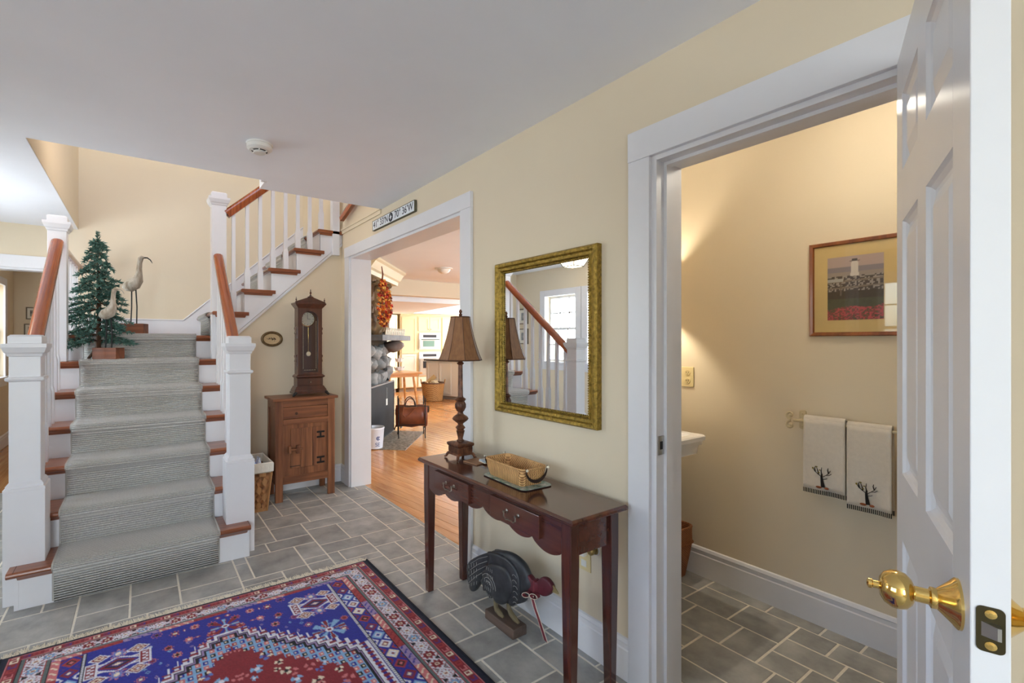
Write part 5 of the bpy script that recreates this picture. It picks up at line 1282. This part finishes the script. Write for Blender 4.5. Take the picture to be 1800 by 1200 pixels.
# local frame: x along the fireplace face (away to the right), -y towards the room, z up
fpz = thing('stone_fireplace', 'corner fireplace of rounded fieldstones with grey stone mantel', 'fireplace', (F0.x, F0.y, 0), fang)
CORE = pmat('mortar', (70, 60, 50), .95, var=.1, vscale=20)
B(-.85, .42, .07, .4, 0, 2.4).build('core', CORE, fpz)
ST1 = pmat('fieldstone_brown', (92, 70, 44), .8, rgb2=(146, 116, 78), vscale=6, bump=.6, bscale=14, rnd=.2)
ST2 = pmat('fieldstone_grey', (96, 96, 96), .8, rgb2=(150, 150, 150), vscale=6, bump=.6, bscale=14, rnd=.2)
rs_ = random.Random(21)
def stones(z0, z1, m, x0=-.75, x1=.42, s=.2):
    z = z0
    while z < z1 - .04:
        h = min(rs_.uniform(.17, .27), z1 - z); x = x1 + rs_.uniform(-.02, .03)
        while x > x0:
            w_ = rs_.uniform(.17, .31); mb = MB().ico((0, 0, 0), (w_ / 2 * 1.05, .1, h / 2 * 1.08), 2, .6, rs_.random() * 20)
            o = mb.build('stone', m, fpz, smooth=60); o.location = (x - w_ / 2, .07 + rs_.uniform(-.02, .02), z + h / 2 + rs_.uniform(-.03, .03)); x -= w_
        z += h
    # return (right-hand) side of the chimney breast
    z = z0
    while z < z1 - .04:
        h = min(rs_.uniform(.13, .2), z1 - z); y = .2
        for i in range(2): MB().ico((0, 0, 0), (.09, .13, h / 2 * 1.08), 2, .3, rs_.random() * 20).build('stone', m, fpz, smooth=60).location = (.415, .2 + i * .22, z + h / 2)
        z += h
stones(.76, 1.34, ST2); stones(1.43, 2.22, ST1); stones(0, .76, ST2, .22, .42)
MT = pmat('mantel_slate', (72, 74, 79), .7, rgb2=(98, 100, 105), vscale=6, bump=.3, bscale=18)
B(-.9, .62, -.25, .12, 1.352, 1.425).build('mantel', MT, fpz, bevel=.006)
for x_ in (.3,): MB().ico((x_, -.06, 1.27), (.17, .15, .085), 2, .3, 5).build('corbel_stone', pmat('corbel', (104, 76, 66), .8, rgb2=(128, 120, 116), vscale=5, bump=.5, bscale=14), fpz, smooth=60)
b = MB(); b.rings([[(x_, y_, z) for y_, z in ((.1, 2.2), (-.06, 2.2), (-.07, 2.25), (-.1, 2.27), (-.16, 2.35), (-.19, 2.37), (-.19, 2.398), (.1, 2.398))] for x_ in (-.9, .56)]); b.build('crown_moulding', pmat('crown_cream', (226, 216, 184), .5), fpz)
B(-.9, .25, -.0, .06, 0, .76).build('firebox', BLACK, fpz)
he = struct(B(-.9, .3, -.535, -.005, -.003, .006).build('floor_hearth', pmat('granite', (74, 68, 60), .55, rgb2=(172, 162, 146), vscale=26, detail=8)))
he.location = (F0.x, F0.y, 0); he.rotation_euler = (0, 0, fang)
fs_ = thing('fire_screen', 'flat black mesh fire screen with a small white tag before the fireplace', 'fire screen', (F0.x + fn.x * .055, F0.y + fn.y * .055, .007), fang)
B(-.85, .325, -.006, .0, .01, .735).build('mesh_panel', pmat('screen_mesh', (46, 47, 50), .8, 0, var=.1, vscale=5, spec=.2), fs_)
for a in ((-.85, .33, -.012, .006, .735, .755), (-.85, .33, -.012, .006, 0, .014), (.318, .33, -.012, .006, .014, .735)): B(*a).build('frame_bar', pmat('screen_frame', (88, 90, 94), .4, .5) if a[4] > .7 else IRON, fs_)
B(-.1, -.03, -.010, -.007, .43, .52).xform(Matrix.Translation((0, 0, 0))).build('tag', PLASTIC, fs_); MB().tube([(-.065, -.009, .52), (-.06, -.009, .68)], .0015, 4).build('tag_string', PLASTIC, fs_)
MB().tube([(.34, -.01, .0), (.36, -.05, .12), (.41, -.07, .15), (.45, -.08, .08), (.46, -.08, .01), (.5, -.09, .02)], .009, 6).build('curl_foot', IRON, fs_, smooth=True)
# dried flower swag on the chimney
sw = thing('flower_swag', 'hanging swag of orange and red dried flowers on the stone chimney', 'swag', (F0.x + fe.x * -.6 + fn.x * .15, F0.y + fe.y * -.6 + fn.y * .15, 1.54), fang)
rr2 = random.Random(3); COLS = [(196, 60, 34), (224, 128, 44), (214, 166, 84), (158, 30, 36), (236, 160, 70), (128, 54, 26)]
for q in range(6):
    b = MB()
    for i in range(90):
        z = rr2.uniform(.0, .6); r = .22 * math.sin(math.pi * min(1, (z + .1) / .75)) + .03; a = rr2.uniform(0, 6.28); k = rr2.random() ** .5
        p = Vector((r * k * math.cos(a), -abs(r * .5 * k * math.sin(a)), z)); d = Vector((rr2.gauss(0, 1), -abs(rr2.gauss(0, 1)), rr2.gauss(0, 1))).normalized()
        u = d.orthogonal().normalized(); v_ = d.cross(u); s = rr2.uniform(.016, .032)
        b.add([p + u * s, p + v_ * s * .7, p - u * s, p - v_ * s * .7, p + d * s * .6], [(0, 1, 4), (1, 2, 4), (2, 3, 4), (3, 0, 4)])
    o = b.build('petals', pmat('petal_%d' % q, COLS[q], .8), sw); o['kind'] = 'stuff'
MB().tube([(0, 0, .55), (.01, -.01, .68), (-.005, 0, .78)], [.012, .01, .006], 6).build('stems', pmat('dried_stem', (120, 60, 34), .8), sw)
# white scalloped garland on the mantel
ga = thing('scalloped_garland', 'white scalloped edging lying along the stone mantel', 'garland', (F0.x + fn.x * .2, F0.y + fn.y * .2, 1.426), fang)
b = MB()
for i in range(14):
    x_ = -.6 + i * .075; b.prism([(x_, 0), (x_ + .03, 0), (x_ + .055, .06), (x_ + .02, .06)], 1, -.006, .006); b.prism([(x_ + .02, .05), (x_ + .075, .05), (x_ + .06, .07), (x_ + .03, .07)], 1, -.006, .006); b.prism([(x_ + .07, .06), (x_ + .06, .1), (x_ + .045, .1), (x_ + .05, .06)], 1, -.006, .006)
b.build('zigzag', pmat('garland_white', (226, 218, 200), .7), ga)['kind'] = 'stuff'
# bucket
bu = thing('stoneware_bucket', 'white bucket with blue lettering standing on the hearth edge', 'bucket', (2.44, 5.42, .0075))
MB().lathe([(.088, 0), (.1, .004), (.118, .24), (.122, .245), (.122, .262), (.112, .262), (.11, .24), (.092, .02), (0, .02)], seg=28).build('body', pmat('bucket_white', (222, 226, 236), .35), bu, smooth=35)
MB().lathe([(.111, .2), (0, .2)], seg=24).build('inside', pmat('bucket_inside', (120, 62, 44), .8), bu)
BLI = pmat('bucket_blue', (48, 74, 130), .5)
def wrap(me, rad, zc, az):
    for v in me.vertices:
        a = az + v.co.x / rad; z = v.co.y + zc; r = .1 + .018 * (z / .24) + .0012 + v.co.z; v.co = (r * math.cos(a), r * math.sin(a), z)
me = text_mesh('SE', .07, .0004); me.materials.append(BLI); wrap(me, .11, .055, math.atan2(-5.42, -2.44) + .35); link('lettering', me, bu)
b = MB()
for i in range(7): a = i * .9; b.ico((.02 * math.cos(a) * (i > 0), .018 * math.sin(a) * (i > 0), 0), (.009, .009, .0006), 1)
b.tube([(0, -.01, 0), (.002, -.035, 0)], .002, 4); me = b.mesh('flower_print', BLI); wrap(me, .11, .135, math.atan2(-5.42, -2.44) + .4); o = link('flower_print', me, bu); o['kind'] = 'stuff'
# leather log carrier in an iron rack
lc = thing('log_carrier', 'brown leather log carrier on black iron rack by the hearth', 'log carrier', (3.17, 5.80, .0065), R(-25)); lc.scale = (.92, .92, .92)
LTH = pmat('saddle_leather', (104, 50, 26), .45, rgb2=(140, 74, 42), vscale=5); LTH2 = pmat('strap_leather', (168, 100, 58), .45)
hwx, hd_ = .235, .13
sec_ = [(-hd_, .46), (-hd_ - .012, .3), (-hd_ + .01, .2), (-.05, .155), (.05, .155), (hd_ - .01, .2), (hd_ + .012, .3), (hd_, .46)]
b = MB(); vs = []; fs = []; n_ = len(sec_)
for i, x_ in enumerate((-hwx, -hwx / 2, 0, hwx / 2, hwx)): vs += [(x_, y_, z + (.008 if i in (1, 3) else 0) - (.01 if i == 2 else 0)) for y_, z in sec_]
for i in range(4):
    for j in range(n_ - 1): fs.append((i * n_ + j, i * n_ + j + 1, (i + 1) * n_ + j + 1, (i + 1) * n_ + j))
b.add(vs, fs); o = b.build('sling', LTH, lc, smooth=60); o.modifiers.new('t', 'SOLIDIFY').thickness = .006
for sx in (-1, 1):
    for sy in (-1, 1):
        MB().tube([(sx * .2, sy * (hd_ + .02), .60), (sx * .2, sy * (hd_ + .02), .16), (sx * .2, sy * (hd_ - .02), .06), (sx * .2, sy * (hd_ + .03), .0)], .009, 6).build('post', IRON, lc, smooth=True)
for sx in (-1, 1): MB().tube([(sx * .2, -hd_ - .01, .17), (sx * .2, 0, .13), (sx * .2, hd_ + .01, .17)], .008, 6).build('cross_bar', IRON, lc, smooth=True)
for sy in (-1, 1): MB().tube([(-.2, sy * (hd_ + .02), .2), (.2, sy * (hd_ + .02), .2)], .006, 6).build('side_bar', IRON, lc)
for sy in (-1, 1): MB().tube([(.08 * math.cos(t) - .02, sy * (hd_ - .02), .46 + .13 * math.sin(t)) for t in [math.pi * k / 14 for k in range(15)]], .008, 7).build('handle', LTH2 if sy < 0 and False else pmat('handle_dark', (60, 40, 32), .5), lc, smooth=True)
for pts in ([(-.12, -.15, .47), (-.14, -.155, .36), (-.1, -.155, .32), (-.05, -.155, .34), (.05, -.155, .44)], [(-.13, -.152, .45), (.07, -.152, .465)]): MB().tube(pts, .012, 5, ry=.004).build('strap', LTH2, lc)
for i, (x_, y_, z) in enumerate(((.0, -.06, .25), (.02, .05, .25), (-.02, 0, .34), (.05, .07, .36), (.04, -.06, .39))):
    lg = thing('firewood_log', ['split log low in the leather carrier on the near side', 'split log low in the leather carrier on the far side', 'split log in the middle of the leather carrier', 'split log on top of the carrier at the back', 'split log on top of the carrier in front'][i], 'log', (0, 0, 0)); 
    M_ = Matrix.Translation(lc.location) @ Matrix.Rotation(R(-25), 4, 'Z'); p = M_ @ Vector((x_, y_, z)); lg.location = p; lg.rotation_euler = (0, 0, R(-25)); lg['group'] = 'logs in the leather carrier'
    MB().tube([(-.205, 0, 0), (0, .004, .003), (.205, 0, 0)], [.045, .05, .044], 7).build('bark', BARK, lg); MB().lathe([(.04, .2055), (.04, .2065)], axis=0, seg=7).build('cut_end', pmat('cut_wood', (200, 162, 104), .8), lg)
# small drop-leaf table behind the chimney + tiered white dish
MPL = wood('maple', (196, 128, 62), (226, 168, 100), 0, .35, 5, .3)
tt = thing('side_table', 'light maple table with splayed leg behind the stone chimney', 'table', (4.38, 8.62, 0))
MB().rings([rrect(.42, .36, .06, z) for z in (.68, .715)]).build('top', MPL, tt, bevel=.004)
for sx in (-1, 1):
    for sy in (-1, 1): MB().tube([(sx * .26, sy * .2, .68), (sx * .29, sy * .23, .4), (sx * .33, sy * .27, .0)], [.022, .028, .016], 8).build('leg', MPL, tt, smooth=True)
B(-.34, .34, -.26, .26, .62, .68).build('apron', MPL, tt)
td = thing('tiered_dish', 'white scalloped two tier dish standing on the maple table', 'dish', (4.44, 8.64, .7155))
for z, r in ((.02, .11), (.2, .09)):
    b = MB(); rs = []
    for rr_, zz in ((.03, z), (r * .8, z + .01), (r, z + .075), (r * .97, z + .075), (r * .75, z + .02), (.0, z + .015)):
        rs.append([(rr_ * (1 + .08 * math.cos(8 * t)) * math.cos(t), rr_ * (1 + .08 * math.cos(8 * t)) * math.sin(t), zz + (.012 * math.cos(8 * t) if zz > z + .05 else 0)) for t in [2 * math.pi * k / 40 for k in range(40)]])
    b.rings(rs).build('bowl', PORC, td, smooth=True)
MB().tube([(0, 0, 0), (0, 0, .34)], .008, 8).build('stem', PORC, td)
# ------------------------------------------------------------------ kitchen
KC = pmat('kitchen_cream', (228, 212, 168), .45, var=.015, vscale=3); KW = pmat('kitchen_white', (226, 222, 208), .45)
KA = R(-6); k0 = Vector((6.2, 11.0))
kc = thing('oven_cabinet', 'tall cream cabinet housing the double wall ovens in the far kitchen', 'cabinet', (k0.x, k0.y, 0), KA)
B(-.5, 1.2, 0, .6, .1, 2.04).build('body', KC, kc); B(-.5, 1.2, .06, .6, 0, .1).build('toe_kick', pmat('toe', (150, 140, 130), .6), kc)
B(-.5, 1.2, -.03, .6, 2.04, 2.08).build('crown', KC, kc, bevel=.008)
def shaker(par, x0, x1, z0, z1, m, y=-.0, t=.02, nm='door', hw_=None):
    d = bpy.data.objects.new(nm, None); COL.objects.link(d); d.parent = par; w_ = .055
    B(x0, x1, y - t + .008, y, z0, z1).build('panel', m, d)
    for a in ((x0, x0 + w_, z0, z1), (x1 - w_, x1, z0, z1), (x0 + w_, x1 - w_, z0, z0 + w_), (x0 + w_, x1 - w_, z1 - w_, z1)): B(a[0], a[1], y - t, y, a[2], a[3]).build('rail', m, d, bevel=.001)
    if hw_: MB().ico((hw_[0], y - t - .012, hw_[1]), (.014, .014, .014), 2).build('knob', PEWTER, d, smooth=True)
    return d
shaker(kc, .02, .345, 1.62, 2.0, KC, hw_=(.31, 1.67)); shaker(kc, .355, .68, 1.62, 2.0, KC, hw_=(.39, 1.67))
shaker(kc, -.46, -.04, .12, 1.0, KW); shaker(kc, -.46, -.04, 1.02, 2.0, KC); shaker(kc, .74, 1.16, .12, 2.0, KC)
d = shaker(kc, .02, .68, .12, .38, KW, nm='drawer'); MB().tube([(.3, -.04, .25), (.35, -.05, .24), (.4, -.04, .25)], .012, 6).build('cup_pull', PEWTER, d, smooth=True)
for nm, lb, z0, z1, micro in (('wall_oven', 'white and steel wall oven with dark window, lower of the two kitchen ovens', .42, 1.05, False), ('microwave_oven', 'white built in microwave with green tinted window above the wall oven', 1.12, 1.57, True)):
    ov_ = thing(nm, lb, 'oven', (k0.x, k0.y, 0), KA); f_ = STEEL if not micro else PLASTIC
    WHS = pmat('oven_white', (222, 222, 220), .25)
    B(.03, .67, -.035, -.021, z0, z1).build('face', WHS, ov_, bevel=.003)
    B(.05, .65, -.055, -.035, z0 + .03, z1 - .17).build('door', STEEL if not micro else WHS, ov_, bevel=.004)
    B(.14, .56 if not micro else .48, -.058, -.054, z0 + (.2 if not micro else .08), z1 - (.24 if not micro else .21)).build('window', pmat('oven_glass', (44, 46, 50), .1) if not micro else pmat('micro_glass', (118, 150, 140), .1), ov_)
    MB().tube([(.08, -.085, z1 - .175), (.62, -.085, z1 - .175)], .011, 8).build('handle', STEEL if not micro else pmat('micro_handle', (70, 90, 80), .3), ov_, smooth=True)
    B(.15, .55, -.038, -.034, z1 - .12, z1 - .05).build('control_panel', pmat('panel_dark', (52, 54, 60), .3), ov_)
cc = thing('corner_cabinet', 'tall cream kitchen cupboard angled left of the ovens', 'cabinet', (5.2, 10.85, 0), R(28))
B(-.1, .5, 0, .5, .1, 2.04).build('body', KC, cc); B(-.1, .5, .05, .5, 0, .1).build('toe_kick', pmat('toe', (150, 140, 130), .6), cc)
shaker(cc, -.06, .46, 1.18, 2.0, KC, hw_=(.4, 1.24)); shaker(cc, -.06, .46, .12, 1.16, KC, hw_=(.4, 1.08))
struct(B(-.6, 3.0, -.2, .62, 2.085, 2.74).build('trim_cabinet_soffit', CEIL)).location = (k0.x, k0.y, 0); bpy.data.objects['trim_cabinet_soffit'].rotation_euler = (0, 0, KA)
kb = struct(B(-2.2, 3.2, .64, .72, 0, 2.74).build('wall_kitchen_angled', KC)); kb.location = (k0.x, k0.y, 0); kb.rotation_euler = (0, 0, KA)
ki = thing('kitchen_island', 'cream kitchen island with dark counter behind the willow basket', 'island', (5.78, 9.45, 0), R(-72))
B(-.25, 1.0, 0, .8, .08, .88).build('body', KW, ki); B(-.2, .95, .05, .75, 0, .08).build('toe_kick', pmat('toe', (150, 140, 130), .6), ki); B(-.3, 1.05, -.04, .84, .88, .92).build('counter', pmat('counter_dark', (70, 72, 74), .2), ki, bevel=.004)
shaker(ki, -.22, .14, .12, .84, KW); shaker(ki, .16, .52, .12, .84, KW)
wi = thing('willow_basket', 'large willow basket of rolled papers on the kitchen floor', 'basket', (5.5, 9.05, .001))
WIL = weave('willow', (130, 92, 48), (196, 152, 94), 22, 26)
MB().lathe([(.2, 0), (.215, .01), (.255, .3), (.265, .4), (.25, .4), (.24, .3), (.19, .03), (0, .03)], seg=30).build('body', WIL, wi, smooth=40)
MB().tube([(.258 * math.cos(t), .258 * math.sin(t), .405) for t in [2 * math.pi * k / 30 for k in range(30)]], .016, 6, closed=True).build('rim', pmat('willow_rim', (110, 84, 64), .7), wi, smooth=True)
for s in (-1, 1):
    v2 = Vector((math.cos(R(-33)), math.sin(R(-33)), 0)); MB().tube([v2 * (s * .255) + Vector((0, 0, .38)) + v2 * (s * .02 * math.sin(t)) + Vector((-.06 * math.cos(t) * v2.y, .06 * math.cos(t) * v2.x, .1 * math.sin(t))) for t in [math.pi * k / 10 for k in range(11)]], .012, 6).build('handle', WIL, wi, smooth=True)
v2 = Vector((math.cos(R(-33)), math.sin(R(-33)), 0)); 
pr = thing('paper_roll', 'tan paper roll leaning out of the willow basket', 'paper', (5.5 - .08, 9.05 + .04, .36)); MB().tube([(0, 0, -.15), v2 * -.08 + Vector((0, 0, .0)), v2 * .14 + Vector((0, 0, .2))][1:], .05, 12).build('roll', pmat('kraft', (196, 164, 112), .8), pr, smooth=True)
for i, (a, z) in enumerate(((.3, .40), (1.6, .43), (2.6, .40), (4.2, .42))):
    t_ = thing('crumpled_paper', ['cream crumpled paper in the willow basket towards the island', 'cream crumpled paper at the back of the willow basket', 'cream crumpled paper beside the roll in the willow basket', 'cream crumpled paper at the front of the willow basket'][i], 'paper', (5.5 + .11 * math.cos(a), 9.05 + .11 * math.sin(a), z), 0, 'papers in the willow basket')
    MB().ico((0, 0, 0), (.065, .065, .05), 2, .8, i * 3.3).build('wad', pmat('paper_cream', (226, 206, 166), .8), t_)
# living room ceiling fixture
cf = thing('ceiling_fixture', 'small white shaded light fixture on the living room ceiling', 'lamp', (3.66, 5.72, CZ))
MB().lathe([(.13, 0), (.13, -.012), (.1, -.016)], seg=24).build('canopy', PLASTIC, cf, smooth=30); MB().lathe([(.1, -.014), (.08, -.05), (.04, -.075), (0, -.08)], seg=24).build('bowl', pmat('fixture_glass', (240, 236, 226), .3), cf, smooth=30)

# ================================================================== seen in the mirror: passage lantern, pictures by the window
la = thing('ceiling_lantern', 'flush lit glass lantern on the passage ceiling, visible only in the mirror', 'lamp', (-1.3, 4.02, CZ))
B(-.16, .16, -.16, .16, -.02, 0).build('canopy', BLACK, la)
GLW = pmat('lantern_glow', (255, 240, 214), .4, emit=(255, 236, 204), estr=5.0)
for i in range(4):
    p = MB().add([(-.135, -.135, -.022), (.135, -.135, -.022), (.085, -.085, -.125), (-.085, -.085, -.125)], [(0, 1, 2, 3)]).xform(Matrix.Rotation(i * math.pi / 2, 4, 'Z')); p.build('glass_pane', GLW, la)
B(-.085, .085, -.085, .085, -.129, -.125).build('glass_bottom', GLW, la)
for i in range(4): MB().tube([(-.137, -.137, -.02), (-.087, -.087, -.128)], .006, 5).xform(Matrix.Rotation(i * math.pi / 2, 4, 'Z')).build('corner_bar', BLACK, la)
for z, r in ((-.022, .137), (-.128, .087)): MB().tube([(-r, -r, z), (r, -r, z), (r, r, z), (-r, r, z)], .006, 5, closed=True).build('ring_bar', BLACK, la)
def pic(name, label, loc, rz, w_, h_, c1, c2):
    t = thing(name, label, 'picture', loc, rz); f = MB(); d = .018; k = .014
    for a in ((-w_, w_, h_ - k, h_), (-w_, w_, -h_, -h_ + k), (-w_, -w_ + k, -h_ + k, h_ - k), (w_ - k, w_, -h_ + k, h_ - k)): B(a[0], a[1], -d, 0, a[2], a[3]).build('frame_bar', pmat('pic_frame', (110, 96, 76), .5), t)
    B(-w_ + k, w_ - k, -.008, 0, -h_ + k, h_ - k).build('mat_board', pmat('pic_mat', (226, 222, 210), .8), t)
    B(-w_ * .5, w_ * .5, -.009, -.007, -h_ * .5, h_ * .5).build('print', pmat(name + '_print', c1, .6, rgb2=c2, vscale=20), t)
pic('framed_print', 'upper of two framed prints beside the window, seen in the mirror', (-1.8, 5.47, 1.73), R(90), .105, .12, (60, 64, 70), (180, 184, 186))
pic('framed_print', 'lower of two framed prints beside the window, seen in the mirror', (-1.8, 5.47, 1.42), R(90), .105, .12, (90, 130, 140), (190, 200, 196))
pic('small_frame', 'upper small framed print on the far room wall behind the left handrail', (-1.255, 8.6, 1.73), 0, .085, .085, (70, 66, 60), (170, 164, 150))
pic('small_frame', 'lower small framed print on the far room wall behind the left handrail', (-1.275, 8.6, 1.50), 0, .085, .085, (90, 90, 84), (200, 196, 184))
